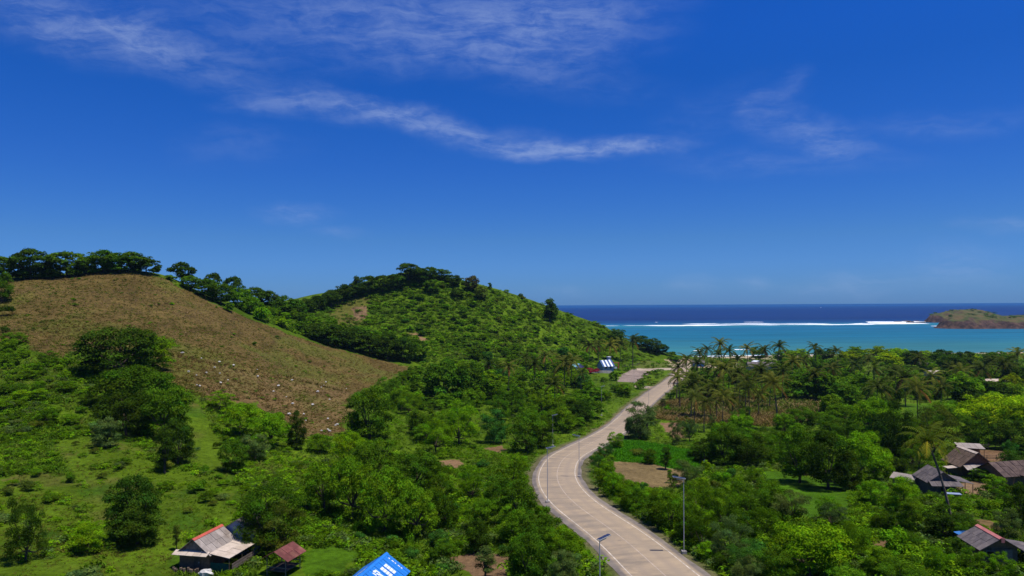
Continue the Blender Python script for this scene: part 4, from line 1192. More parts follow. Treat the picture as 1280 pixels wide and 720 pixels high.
m_wood = solid("old_wood", (0.105, 0.078, 0.058), 0.9, 0.1, 0.35, 3.0)
m_gwood = solid("grey_wood", (0.17, 0.135, 0.110), 0.9, 0.1, 0.3, 3.0)
m_net = solid("green_netting", (0.012, 0.075, 0.050), 0.8, 0.1, 0.4, 3.0)
m_bwall = solid("pale_blue_wall", (0.24, 0.30, 0.42), 0.85, 0.15, 0.15, 1.5)
m_tile = solid("grey_roof", (0.115, 0.098, 0.096), 0.85, 0.15, 0.25, 2.0, stain=(0.23, 0.19, 0.165), stain_amt=0.5)
m_thatch = solid("thatch", (0.135, 0.094, 0.066), 0.95, 0.05, 0.35, 2.5, bump=0.08, stain=(0.10, 0.075, 0.055), stain_amt=0.6)
m_brown = solid("brown_roof", (0.082, 0.058, 0.050), 0.9, 0.1, 0.3, 2.0, stain=(0.17, 0.12, 0.095), stain_amt=0.5)
m_dark = solid("dark_opening", (0.02, 0.018, 0.017), 0.9, 0.05, 0.2, 2.0)
m_glass = solid("dark_pane", (0.03, 0.04, 0.05), 0.15, 0.5, 0.1, 2.0)
m_conc = solid("concrete", (0.36, 0.33, 0.30), 0.9, 0.1, 0.2, 2.0)
m_steel = solid("galvanised_steel", (0.42, 0.41, 0.40), 0.5, 0.4, 0.12, 2.0)
m_solar = solid("solar_cells", (0.030, 0.040, 0.085), 0.25, 0.5, 0.1, 2.0)
m_tarp = solid("blue_tarp", (0.03, 0.16, 0.42), 0.6, 0.3, 0.2, 2.0)
m_rock = solid("pale_rock", (0.55, 0.52, 0.47), 0.9, 0.1, 0.25, 2.0, bump=0.05)


def clear(p, r):
    KEEP_CLEAR.append((p[0], p[1], r))


def roof_pair(mb, w, l, eave, ridge, over=0.35, ends=0.35, nx=6, ny=2, th=0.05, cols=None, vary=0.12):
    """two slopes meeting at a ridge that runs along y"""
    dz = (ridge - eave) / (w / 2) * over
    y0, y1 = -l / 2 - ends, l / 2 + ends
    for sg in (-1, 1):
        xo = sg * (w / 2 + over)
        mb.sheet((0.01 * sg, y0, ridge), (0.01 * sg, y1, ridge), (xo, y1, eave - dz), (xo, y0, eave - dz), nx, ny, th, prng, vary, cols=cols)


def walls(mb, w, l, eave, ridge, base=-0.6, th=0.12, t=1.0, front=True):
    """four walls with gable tops at both ends"""
    for sg in (-1, 1):
        mb.box((sg * (w / 2 - th / 2), 0, (eave + base) / 2), (th, l - 2 * th - 0.004, eave - base), t)
    for sg in (-1, 1):
        if sg < 0 and not front: continue
        y0, y1 = sg * l / 2, sg * (l / 2 - th)
        a, b = min(y0, y1), max(y0, y1)
        mb.hexa([(-w / 2, a, base), (w / 2, a, base), (w / 2, b, base), (-w / 2, b, base), (-w / 2, a, eave), (w / 2, a, eave), (w / 2, b, eave), (-w / 2, b, eave)], t)
        rz_ = ridge - 0.03
        mb.hexa([(-w / 2, a, eave), (w / 2, a, eave), (w / 2, b, eave), (-w / 2, b, eave), (-0.05, a, rz_), (0.05, a, rz_), (0.05, b, rz_), (-0.05, b, rz_)], t)


def ridge_cap(mb, l, ridge, ends=0.35, wd=0.28, drop=0.14):
    for sg in (-1, 1):
        mb.sheet((0.0, -l / 2 - ends - 0.03, ridge + 0.10), (0.0, l / 2 + ends + 0.03, ridge + 0.10), (sg * wd, l / 2 + ends + 0.03, ridge + 0.10 - drop), (sg * wd, -l / 2 - ends - 0.03, ridge + 0.10 - drop), 1, 1, 0.03, prng, 0.05)


def window(parent, loc, rz, w=0.9, h=0.9, mat=None):
    f = MB()
    f.box((0, -0.03, h / 2 + 0.04), (w + 0.16, 0.08, 0.08)); f.box((0, -0.03, -h / 2 - 0.04), (w + 0.16, 0.08, 0.08))
    f.box((-w / 2 - 0.04, -0.03, 0), (0.08, 0.08, h)); f.box((w / 2 + 0.04, -0.03, 0), (0.08, 0.08, h))
    o = f.build("window", m_gwood, parent, loc)
    o.rotation_euler = (0, 0, rz)
    g = MB()
    g.box((0, -0.012, 0), (w, 0.02, h))
    g.build("pane", mat or m_glass, o)


def yaw_of(dxy):
    return math.atan2(dxy[1], dxy[0]) - math.pi / 2


def place(name, px, py, dirv, l, back=True, sink=0.0):
    """root of a building whose front gable stands at a photo pixel and whose ridge runs along dirv"""
    p = at(px, py)
    d = np.array(dirv, float)
    d /= np.linalg.norm(d)
    c = p[:2] + d * l / 2 * (1 if back else -1)
    z = min(p[2], float(ground(*c))) - sink
    r = empty(name, (c[0], c[1], z), yaw_of(d))
    clear(c, l / 2 + 2.2)
    return r


# 1. grey roofed house on the lower meadow
L = 5.4
h1 = place("house", 240.5, 714, (0.20, 0.98), L)
wv_ = MB(); walls(wv_, 4.2, L, 2.1, 3.65); wv_.build("wall", m_bamboo, h1)
g_ = MB()
for i in range(9):                                               # boards of the gable
    x = -1.9 + i * 0.475
    hh = 3.65 - abs(x) * 1.55 / 2.1 - 2.35
    if hh > 0.1: g_.box((x, -L / 2 - 0.03, 2.25 + hh / 2), (0.44, 0.05, hh), prng.uniform(0.7, 1.2))
g_.build("gable_board", m_gwood, h1)
r_ = MB(); roof_pair(r_, 4.2, L, 2.1, 3.65, 0.40, 0.45, 6, 2, 0.05, vary=0.16)
ro = r_.build("roof", m_sheet, h1)
c_ = MB(); ridge_cap(c_, L, 3.65, 0.45, 0.30, 0.2); c_.build("ridge_cap", m_red, ro)
a_ = MB(); a_.sheet((-2.55, -L / 2 - 0.06, 2.22), (2.3, -L / 2 - 0.06, 2.22), (2.3, -L / 2 - 0.95, 1.88), (-2.55, -L / 2 - 0.95, 1.88), 5, 1, 0.06, prng, 0.05); a_.build("awning", m_pale, h1)
p_ = MB(); p_.sheet((2.05, -L / 2 - 0.2, 2.06), (2.05, L / 2 + 0.4, 2.06), (5.0, L / 2 + 0.4, 1.62), (5.0, -L / 2 - 0.2, 1.62), 4, 2, 0.05, prng, 0.05); p_.build("porch_roof", m_pale, h1)
for (x, y) in ((4.8, -2.6), (4.8, 0.2), (4.8, 2.8)):
    q_ = MB(); q_.bar((x, y, -0.8), (x, y, 1.60 if x > 4 else 1.88), 0.06); q_.build("post", m_wood, h1)
n_ = MB(); n_.box((3.45, -2.62, 0.2), (2.5, 0.04, 1.5)); n_.build("netting", m_net, h1)
f_ = MB()
for k in range(3): f_.box((4.86, 0.4, 0.1 + 0.28 * k), (0.05, 5.0, 0.22), prng.uniform(0.8, 1.2))
f_.build("porch_railing", m_gwood, h1)
d_ = MB(); d_.box((0.4, -L / 2 - 0.05, 0.9), (0.85, 0.06, 1.9)); do = d_.build("door", m_wood, h1)
k_ = MB(); k_.box((0.12 + 0.6, -L / 2 - 0.10, 0.9), (0.05, 0.05, 0.16)); k_.build("handle", m_steel, do)
b_ = MB()
for i in range(11): b_.box((-1.9 + 0.3 * i, -L / 2 - 0.55 - 0.15 * (i % 3), 0.05 + prng.uniform(0, 0.3)), (0.24, 0.3, prng.uniform(0.3, 0.6)), prng.uniform(0.6, 1.5), prng.uniform(0, 1))
tag(b_.build("firewood_pile", m_wood, None, None), "low heap of grey firewood against the front wall under the pale awning", "firewood").matrix_world = Matrix.Translation(h1.location) @ Matrix.Rotation(h1.rotation_euler.z, 4, 'Z')
h1.scale = (0.87, 0.87, 0.92)
tag(h1, "small bamboo house with grey panelled roof, red ridge and pale porch", "house")

# 2. bluish house behind it, half hidden by the feathery tree
L = 5.0
h2 = place("house", 297, 692, (0.15, 0.98), L)
wv_ = MB(); walls(wv_, 4.2, L, 2.6, 3.9); wv_.build("wall", m_bwall, h2)
r_ = MB(); roof_pair(r_, 4.2, L, 2.6, 3.9, 0.35, 0.3, 5, 2); r_.build("roof", m_tile, h2)
window(h2, (-0.9, -L / 2, 1.9), 0, 0.6, 0.6, m_dark)
window(h2, (1.0, -L / 2, 1.9), 0, 0.6, 0.6, m_dark)
tag(h2, "pale blue walled house half hidden behind the olive feathery tree", "house")

# 3. rusty shelter
L = 3.5
sh = place("shelter", 343, 722, (0.27, 0.96), L)
r_ = MB(); roof_pair(r_, 2.5, L - 0.5, 2.05, 2.75, 0.45, 0.35, 3, 2, 0.04, vary=0.22); r_.build("roof", m_rust, sh)
for (x, y) in ((-1.15, -1.4), (1.15, -1.4), (1.15, 1.4), (-1.15, 1.4)):
    q_ = MB(); q_.bar((x, y, -0.6), (x, y, 2.1), 0.055); q_.build("post", m_gwood, sh)
q_ = MB(); q_.box((0, 0, 0.55), (2.2, 2.7, 0.1)); q_.build("platform", m_wood, sh)
for y in (-1.4, 1.4):
    q_ = MB(); q_.box((0, y, 0.95), (2.2, 0.05, 0.10)); q_.build("rail", m_gwood, sh)
tag(sh, "open shelter with rusty red roof on four posts beside the olive tree", "shelter")

# 4. blue roof at the lower edge
L = 6.4
h4 = place("house", 447, 774, (0.23, 0.97), L)
base_up = 0.0
wv_ = MB(); walls(wv_, 4.6, L, 2.7, 4.1); wv_.build("wall", m_bwall, h4)
r_ = MB(); roof_pair(r_, 4.6, L, 2.7, 4.1, 0.5, 0.4, 14, 1, 0.05, vary=0.10)
ro = r_.build("roof", m_blue, h4)
c_ = MB(); ridge_cap(c_, L, 4.1, 0.4, 0.25, 0.16); c_.build("ridge_cap", m_blue, ro)


def on_slope(x, y, w=4.6, eave=2.7, ridge=4.1, up=0.072):
    return (x, y, ridge - abs(x) * (ridge - eave) / (w / 2) + up)


def slope_patch(mb, x0, x1, y0, y1, sk=0.0):
    a, b, c, d = (on_slope(x0, y0), on_slope(x1, y0 + sk), on_slope(x1, y1 + sk), on_slope(x0, y1))
    mb.hexa([a, b, c, d] + [(q[0], q[1], q[2] + 0.006) for q in (a, b, c, d)])


SCR = ((0.55, 1.05, -0.55, -0.35), (0.50, 0.75, -0.95, -0.6), (0.85, 1.15, -0.9, -0.65), (1.05, 1.5, -0.6, -0.42), (1.2, 1.4, -1.0, -0.65), (1.45, 1.75, -0.95, -0.7), (1.55, 1.95, -0.62, -0.4), (1.8, 2.0, -1.05, -0.7), (0.6, 1.0, -1.25, -1.05), (1.1, 1.5, -1.3, -1.1), (1.65, 2.0, -1.35, -1.15))
PATCH = [[(0.75 + k * 0.31, 1.02 + k * 0.31, ya, yb, 0.0) for k in range(4)] for (ya, yb) in ((1.15, 1.75), (0.25, 0.85))]
PATCH += [[(*q, 0.06) for q in SCR], [(0.5 + 0.36 * k, 0.66 + 0.36 * k + 0.1 * (k % 2), 2.9, 3.05, 0.0) for k in range(5)]]
PATCH += [[(b, a, c_, d_, 0.0) for (a, b, c_, d_) in ((-1.0, -0.85, -0.9, 0.3), (-1.3, -1.15, -1.4, -0.5), (-1.1, -1.0, 0.5, 1.0), (-1.35, -1.05, -0.5, -0.3))]]
for grp_ in PATCH:                                               # white painted signs, too worn to read
    w_p = MB()
    for q in grp_: slope_patch(w_p, *q)
    w_p.build("painted_lettering", m_white, ro)
g_ = MB()
for k in range(9):                                               # grey boards close the gable
    x = -2.0 + k * 0.5
    hh = 4.1 - abs(x) * 1.4 / 2.3 - 2.75
    if hh > 0.1: g_.box((x, -L / 2 - 0.36, 2.7 + hh / 2), (0.46, 0.05, hh), prng.uniform(0.8, 1.15))
g_.build("gable_board", m_tile, h4)
window(h4, (1.0, -L / 2, 1.4), 0)
h4.scale = (0.90, 0.95, 0.97)
tag(h4, "house with a bright blue metal roof painted with white marks", "house")

# 5. red ridged house at the lower right
L = 3.8
h5 = place("house", 1250, 706, (0.10, 0.99), L)
wv_ = MB(); walls(wv_, 3.5, L, 1.95, 3.0); wv_.build("wall", m_bamboo, h5)
r_ = MB(); roof_pair(r_, 3.5, L, 1.95, 3.0, 0.5, 0.5, 5, 2, 0.05, vary=0.2); ro = r_.build("roof", m_tile, h5)
c_ = MB(); ridge_cap(c_, L, 3.0, 0.5, 0.32, 0.18); c_.build("ridge_cap", m_pink, ro)
q_ = MB(); q_.box((0, -L / 2 - 0.58, 2.85), (0.34, 0.07, 0.5)); q_.build("finial", m_pink, ro)
q_ = MB()
for i in range(8):
    x = -1.5 + i * 0.43
    q_.box((x, -L / 2 - 0.03, 0.75), (0.40, 0.04, 2.3), prng.uniform(0.7, 1.25))
q_.build("cladding", m_wood, h5)
window(h5, (-1.0, -L / 2 - 0.05, 1.15), 0, 0.7, 0.7, m_dark)
q_ = MB(); q_.box((0.8, -L / 2 - 0.07, 0.85), (0.8, 0.05, 1.8)); q_.build("door", m_gwood, h5)
q_ = MB(); q_.sheet((2.12, -L / 2 - 0.5, 1.72), (2.12, L / 2, 1.72), (4.4, L / 2, 1.38), (4.4, -L / 2 - 0.5, 1.38), 5, 1, 0.05, prng, 0.15); q_.build("side_roof", m_tile, h5)
for y in (-2.1, 0, 1.7):
    q_ = MB(); q_.bar((4.2, y, -0.6), (4.2, y, 1.39), 0.06); q_.build("post", m_wood, h5)
q_ = MB(); q_.box((4.1, -0.2, 0.5), (0.06, 3.6, 1.5)); q_.build("side_wall", m_bwall, h5)
tag(h5, "low wooden house with a faded red ridge over grey roof", "house")
p = at(1211, 686)
tr_ = empty("tarpaulin", tuple(p), R(20))
q_ = MB(); q_.sheet((-1.3, -0.9, 1.35), (1.3, -0.9, 1.3), (1.3, 0.9, 1.75), (-1.3, 0.9, 1.8), 2, 2, 0.02, prng, 0.2); q_.build("cover", m_tarp, tr_)
for (x, y) in ((-1.2, -0.8), (1.2, -0.8), (1.2, 0.8), (-1.2, 0.8)):
    q_ = MB(); q_.bar((x, y, -0.4), (x, y, 1.34 if y < 0 else 1.74), 0.03); q_.build("pole", m_wood, tr_)
q_ = MB(); q_.sheet((0.1, -0.3, 1.72), (0.7, -0.3, 1.70), (0.7, 0.3, 1.84), (0.1, 0.3, 1.86), 1, 1, 0.02, prng); q_.build("white_sheet", m_white, tr_)
tag(tr_, "blue tarpaulin on poles at the back corner of the red ridged house", "tarpaulin")

# 6. grey hut with open porch
L = 4.6
h6 = place("hut", 1178, 618, (0.12, 0.99), L)
wv_ = MB(); walls(wv_, 3.9, L, 2.3, 3.7); wv_.build("wall", m_gwood, h6)
r_ = MB(); roof_pair(r_, 3.9, L, 2.3, 3.7, 0.5, 0.5, 5, 2, 0.06, vary=0.15); r_.build("roof", m_tile, h6)
q_ = MB(); q_.sheet((-2.2, -L / 2 - 0.05, 2.35), (2.3, -L / 2 - 0.05, 2.35), (2.5, -L / 2 - 1.7, 1.75), (-2.3, -L / 2 - 1.7, 1.75), 5, 1, 0.05, prng, 0.12); q_.build("front_roof", m_tile, h6)
q_ = MB(); q_.sheet((2.4, -L / 2 - 0.2, 2.28), (2.4, L / 2, 2.28), (4.7, L / 2, 1.85), (4.7, -L / 2 - 0.2, 1.85), 4, 1, 0.05, prng, 0.12); q_.build("porch_roof", m_tile, h6)
for (x, y) in ((-2.1, -3.8), (0, -3.8), (2.3, -3.8), (4.5, -2.3), (4.5, 0.1), (4.5, 2.1)):
    q_ = MB(); q_.bar((x, y, -0.7), (x, y, 1.8), 0.06); q_.build("post", m_wood, h6)
q_ = MB(); q_.box((0.3, -L / 2 - 0.03, 0.85), (0.9, 0.05, 1.9)); q_.build("door", m_dark, h6)
tag(h6, "grey hut with an open porch on posts behind the leaning palm", "hut")
p = at(1192, 624)
tb_ = empty("table", tuple(p), R(-15))
q_ = MB(); q_.box((0, 0, 0.85), (2.0, 1.1, 0.08)); q_.build("tabletop", m_bwall, tb_)
for (x, y) in ((-0.85, -0.45), (0.85, -0.45), (0.85, 0.45), (-0.85, 0.45)):
    q_ = MB(); q_.bar((x, y, -0.3), (x, y, 0.82), 0.045); q_.build("leg", m_wood, tb_)
tag(tb_, "bluish wooden table standing in front of the grey hut's porch", "table")

# 7. thatched hut
L = 5.4
h7 = place("hut", 1221, 596, (0.08, 0.99), L)
wv_ = MB(); walls(wv_, 5.0, L, 2.3, 4.4); wv_.build("wall", m_bamboo, h7)
r_ = MB(); roof_pair(r_, 5.0, L, 2.3, 4.4, 0.6, 0.6, 6, 3, 0.14, vary=0.14, cols=None); ro = r_.build("roof", m_thatch, h7)
c_ = MB(); ridge_cap(c_, L, 4.45, 0.6, 0.4, 0.24); c_.build("ridge_cap", m_pale, ro)
q_ = MB(); q_.sheet((-2.6, -L / 2 - 0.05, 2.35), (3.2, -L / 2 - 0.05, 2.35), (3.4, -L / 2 - 2.1, 1.7), (-2.7, -L / 2 - 2.1, 1.7), 5, 1, 0.08, prng, 0.12); q_.build("front_roof", m_sheet, h7)
for x in (-2.4, 0.3, 3.1):
    q_ = MB(); q_.bar((x, -L / 2 - 1.9, -0.7), (x, -L / 2 - 1.9, 1.76), 0.07); q_.build("post", m_wood, h7)
q_ = MB(); q_.sheet((-4.9, -2.6, 1.5), (-2.8, -2.6, 1.7), (-2.8, -0.8, 1.7), (-4.9, -0.8, 1.5), 2, 1, 0.05, prng); q_.build("side_roof", m_pale, h7)
q_ = MB(); q_.bar((-4.7, -2.4, -0.7), (-4.7, -2.4, 1.5), 0.06); q_.build("post", m_wood, h7)
tag(h7, "brown thatched hut with pale ridge and a grey front roof", "hut")

# 8. long brown roof
L = 12.0
h8 = place("barn", 1286, 604, (0.97, 0.22), L)
h8.location.x += -6.5
wv_ = MB(); walls(wv_, 5.0, L, 2.1, 3.6); wv_.build("wall", m_bamboo, h8)
r_ = MB(); roof_pair(r_, 5.0, L, 2.1, 3.6, 0.6, 0.5, 9, 3, 0.10, vary=0.14); r_.build("roof", m_brown, h8)
q_ = MB()
for sg in (-1, 1):
    q_.sheet((2.0, -1.0, 3.15), (4.6, -1.0, 3.0), (4.6, -1.0 + sg * 2.2, 1.9), (2.4, -1.0 + sg * 2.2, 1.9), 2, 1, 0.10, prng, 0.12)
q_.build("porch_gable", m_brown, h8)
for y in (-3.0, 1.0):
    q_ = MB(); q_.bar((4.4, y, -0.7), (4.4, y, 1.95), 0.07); q_.build("post", m_wood, h8)
tag(h8, "long low barn with dark brown roof and small porch gable", "barn")

# 9. grey lean-to and the cattle pen behind the huts
p = at(1212, 570)
ln = empty("lean_to", tuple(p), R(-8))
q_ = MB(); q_.sheet((-2.6, -1.2, 1.9), (2.6, -1.2, 1.7), (2.6, 1.2, 2.4), (-2.6, 1.2, 2.6), 4, 1, 0.05, prng, 0.1); q_.build("roof", m_sheet, ln)
q_ = MB(); q_.box((0, 1.0, 0.8), (5.0, 0.08, 2.6)); q_.build("back_wall", m_bamboo, ln)
for x in (-2.4, 0, 2.4):
    q_ = MB(); q_.bar((x, -1.0, -0.6), (x, -1.0, 1.9 - x * 0.02), 0.06); q_.build("post", m_wood, ln)
tag(ln, "grey lean-to roof standing at the back of the thatched hut", "shed")


def fence(pts_px, label, mat, rails=2, ph=1.2, gap=2.2, solid_h=None, cat="fence", name="fence"):
    P = np.array([at(*q) for q in pts_px])
    Lf = resample(np.vstack([P[:-1] * 1, P[-1:]]) if len(P) > 1 else P, gap)
    base = Lf[0]
    f = empty(name, tuple(base))
    prev = None
    for q in Lf:
        z = float(ground(q[0], q[1]))
        q_ = MB(); q_.bar((q[0] - base[0], q[1] - base[1], z - base[2] - 0.4), (q[0] - base[0], q[1] - base[1], z - base[2] + ph), 0.06)
        q_.build("post", mat, f)
        prev = q
    rm = MB()
    for i in range(len(Lf) - 1):
        a, b = Lf[i], Lf[i + 1]
        za, zb = float(ground(a[0], a[1])) - base[2], float(ground(b[0], b[1])) - base[2]
        for k in range(rails):
            h = ph * (0.4 + 0.5 * k / max(1, rails - 1))
            rm.bar((a[0] - base[0], a[1] - base[1], za + h), (b[0] - base[0], b[1] - base[1], zb + h), 0.045)
        if solid_h:
            A, B = np.array((a[0] - base[0], a[1] - base[1], za)), np.array((b[0] - base[0], b[1] - base[1], zb))
            nn_ = unit(np.array((-(B - A)[1], (B - A)[0], 0))) * 0.04
            up_ = np.array((0, 0, solid_h))
            rm.hexa([A - nn_ - up_ * 0.2, B - nn_ - up_ * 0.2, B + nn_ - up_ * 0.2, A + nn_ - up_ * 0.2, A - nn_ + up_, B - nn_ + up_, B + nn_ + up_, A + nn_ + up_], prng.uniform(0.8, 1.2))
    rm.build("rail" if not solid_h else "panel", mat, f)
    return tag(f, label, cat)


fence([(1226, 563), (1262, 561)], "rear rail fence of the cattle pen below the lime tree", m_gwood, 3, 1.4)
fence([(1222, 577), (1262, 576)], "front rail fence of the cattle pen behind the thatched hut", m_wood, 3, 1.3)
fence([(736, 466), (768, 467)], "grey panel fence in front of the red bougainvillea", m_conc, 1, 1.5, 3.0, solid_h=1.4)
fence([(778, 460), (800, 456)], "thin post fence beside the paved lot near the striped roof", m_gwood, 2, 1.6, 3.5)

# 10. striped blue and white roof and its neighbours at the road's far end
p = at(757, 463)
h10 = empty("villa", tuple(p), R(-62))
STR = [(0.10, 0.22, 0.52), (1.9, 1.9, 1.9)]
wv_ = MB(); walls(wv_, 5.0, 7.0, 2.8, 5.4); wv_.build("wall", m_bwall, h10)
r_ = MB(); roof_pair(r_, 5.0, 7.0, 2.8, 5.4, 0.6, 0.4, 7, 1, 0.06, vary=0.05, cols=STR); r_.build("roof", solid("striped_roof", (0.42, 0.44, 0.46), 0.6, 0.2, 0.12, 1.0), h10)
q_ = MB(); q_.box((-1.6, 3.2, 5.6), (1.6, 1.4, 2.2)); tw = q_.build("tower", m_bwall, h10)
q_ = MB(); q_.box((-1.6, 3.2, 6.85), (2.0, 1.8, 0.3)); q_.build("tower_cap", m_white, tw)
window(h10, (2.5, -1.5, 1.6), R(90)); window(h10, (2.5, 1.5, 1.6), R(90))
tag(h10, "villa with a blue and white striped roof at the hill's foot", "villa")
clear(p, 7)
for (px, py, lab, rz) in ((722, 464, "small white house with turquoise roof among palms", 20), ):
    p = at(px, py)
    h = empty("house", tuple(p), R(rz))
    wv_ = MB(); walls(wv_, 4.0, 5.0, 2.6, 3.9); wv_.build("wall", m_white, h)
    r_ = MB(); roof_pair(r_, 4.0, 5.0, 2.6, 3.9, 0.4, 0.4, 4, 1, 0.05); r_.build("roof", solid("turquoise_roof", (0.25, 0.52, 0.58), 0.6, 0.2, 0.12, 1.0), h)
    window(h, (0, -2.5, 1.5), 0)
    tag(h, lab, "house")
    clear(p, 3.5)
p = at(768, 465)
sg_ = empty("signboard", tuple(p))
q_ = MB(); q_.box((0, 0, 2.2), (2.6, 0.1, 0.9)); q_.build("board", m_white, sg_)
for x in (-1.0, 1.0):
    q_ = MB(); q_.bar((x, 0.09, -0.4), (x, 0.09, 2.5), 0.06); q_.build("post", m_steel, sg_)
tag(sg_, "blank white board on two posts near the striped villa roof", "signboard")
p = at(770, 460)
gt = empty("gateway", tuple(p), R(10))
for x in (-1.4, 1.4):
    q_ = MB(); q_.box((x, 0, 1.2), (0.45, 0.45, 3.0)); q_.build("pillar", m_red, gt)
q_ = MB(); q_.box((0, 0, 2.85), (3.6, 0.5, 0.3)); q_.build("lintel", m_red, gt)
tag(gt, "red gateway of two pillars beside the striped villa", "gateway")

for (px, py, w, l, mat_, wm, lab, nm, rz, eave, ridge) in (
        (873, 458, 5.0, 7.0, m_tile, m_tarp, "open beach pavilion with grey roof and blue sides above the sand", "pavilion", 80, 2.4, 4.2),
        (952, 464, 7.0, 15.0, m_tile, m_conc, "long grey roofed building among palms before the shore", "building", 84, 3.0, 5.0),
        (946, 457, 4.0, 4.0, m_white, m_white, "small white block house above the long grey roof", "house", 20, 2.6, 3.2),
        (1168, 472, 4.0, 8.0, m_pale, m_conc, "pale roofed shed among trees of the shore belt", "shed", 86, 2.4, 3.4),
        (1243, 483, 4.0, 10.0, m_pale, m_white, "long pale shed behind the row of far palms", "shed", 88, 2.2, 3.2),
        (1293, 452, 5.0, 6.0, m_white, m_white, "white beach house at the shore's edge", "house", 80, 2.8, 4.0),
        (1157, 461, 4.0, 6.0, m_tile, m_conc, "dark roofed cottage beneath lime coloured trees", "cottage", 70, 2.4, 3.6),
        (1132, 609, 2.4, 3.0, m_sheet, m_gwood, "tiny tin roofed store among bright bushes", "shed", 40, 1.7, 2.2)):
    p = at(px, py)
    h = empty(nm, tuple(p), R(rz))
    wv_ = MB(); walls(wv_, w, l, eave, ridge); wv_.build("wall", wm, h)
    r_ = MB(); roof_pair(r_, w, l, eave, ridge, 0.5, 0.4, max(3, int(l / 2)), 1, 0.06); r_.build("roof", mat_, h)
    for k in range(max(1, int(l / 4))):
        window(h, (w / 2, -l / 2 + (k + 0.5) * l / max(1, int(l / 4)), 1.4), R(90))
    tag(h, lab, nm)
    clear(p, max(w, l) / 2 + 0.5)

# bougainvillea hedge and other coloured plants by the villa
for (px, py, w, h_, lab) in ((738, 467, 8.0, 4.6, "crimson bougainvillea bush in front of the striped roof"), (730, 467, 6.5, 4.6, "crimson bougainvillea bush nearest the turquoise roofed house"), (746, 466, 5.0, 3.2, "low crimson bougainvillea at the villa's corner")):
    p = at(px, py)
    cr_, tr2, Wd, H = PROTO['shrub', 0][prng.randrange(4)]
    b = empty("bougainvillea", tuple(p))
    o = link("crown", cr_, b); o.scale = (w / Wd, w / Wd, h_ / H); o.color = (0.24, 0.018, 0.045, 1)
    o = link("stem", tr2, b); o.scale = (w / Wd, w / Wd, h_ / H)
    tag(b, lab, "shrub", "bougainvillea by the villa")
    SPOTS.append((p[0], p[1], w / 2))

# ------------------------------------------------------------------ street lamps and poles
def lamp(px, base, top, head, label):
    p = at(px, base)
    hgt = (to_px(*p)[1] - top) / F * p[1]
    r = empty("street_lamp", tuple(p), R(head))
    q_ = MB(); q_.box((0, 0, 0.05), (0.5, 0.5, 0.5)); q_.build("footing", m_conc, r)
    q_ = MB(); q_.bar((0, 0, 0.3), (0, 0, hgt - 0.12), 0.052, 1, 0.036, 8); q_.build("pole", m_steel, r)
    q_ = MB(); q_.bar((0, 0, hgt - 0.2), (0.75, 0, hgt - 0.05), 0.035); q_.build("bracket", m_steel, r)
    q_ = MB(); q_.sheet((-0.18, -0.2, hgt - 0.06), (1.15, -0.2, hgt + 0.16), (1.15, 0.2, hgt + 0.16), (-0.18, 0.2, hgt - 0.06), 1, 1, 0.06); hd = q_.build("lamp_head", m_steel, r)
    q_ = MB(); q_.sheet((-0.14, -0.17, hgt + 0.01), (1.11, -0.17, hgt + 0.227), (1.11, 0.17, hgt + 0.227), (-0.14, 0.17, hgt + 0.01), 4, 2, 0.012); q_.build("solar_panel", m_solar, hd)
    clear(p, 0.8)
    tag(r, label, "street lamp", "street lamps along the road")
    return r


lamp(750, 760, 674, 35, "nearest street lamp, on the road's inner grass verge with only its upper half showing")
lamp(855, 692, 598, 178, "tall street lamp standing before dense trees on the straight stretch of road")
lamp(684.5, 629, 560, 12, "street lamp on the outer edge of the road's wide bend")
lamp(724, 597, 545, 160, "street lamp inside the wide bend beside the hedge")
lamp(691, 558, 519, 10, "street lamp at the bare earth bank where the bend begins")
lamp(752, 520, 483, 10, "street lamp in the bushes below the paved lot")
lamp(811, 512, 484, 170, "street lamp on the far straight just past the grey green tree")
lamp(792.5, 479, 462, 10, "street lamp at the corner of the paved lot")
lamp(838, 484, 468, 170, "farthest street lamp, beside the road where palms begin")
p = at(809.5, 542)
r = empty("utility_pole", tuple(p))
hgt = (542 - 506) / F * p[1]
q_ = MB(); q_.bar((0, 0, -0.5), (0, 0, hgt), 0.15, 1, 0.10, 8); q_.build("pole", m_wood, r)
q_ = MB(); q_.box((0, 0.12, hgt - 0.5), (1.6, 0.1, 0.12)); q_.build("crossarm", m_wood, r)
tag(r, "dark wooden utility pole behind the rice field", "utility pole")
p = at(881, 580)
q_ = MB(); q_.bar((0, 0, -0.05), (0, 0, 0.55), 0.26, 1, 0.36, 8); q_.bar((0, 0, 0.55), (0, 0, 0.85), 0.36, 1, 0.12, 8)
tag(q_.build("sack", m_white, None, tuple(p)), "white sack standing at the corner of the rice field", "sack")

# rocks on the slope
def rock_mesh(seed):
    r = np.random.default_rng(seed)
    nu, nv = 10, 7
    V = []
    for j in range(nv):
        th = math.pi * (j + 0.02) / (nv - 0.96)
        for i in range(nu):
            ph = 2 * math.pi * i / nu
            k = 1 + 0.22 * r.normal()
            V.append((math.sin(th) * math.cos(ph) * k, math.sin(th) * math.sin(ph) * k * 0.8, math.cos(th) * 0.65 * (1 + 0.1 * r.normal())))
    k = lambda j, i: j * nu + i % nu
    Q = [(k(j, i), k(j + 1, i), k(j + 1, i + 1), k(j, i + 1)) for j in range(nv - 1) for i in range(nu)]
    return make_mesh("rock", V, Q, m_rock, np.ones(len(Q)))


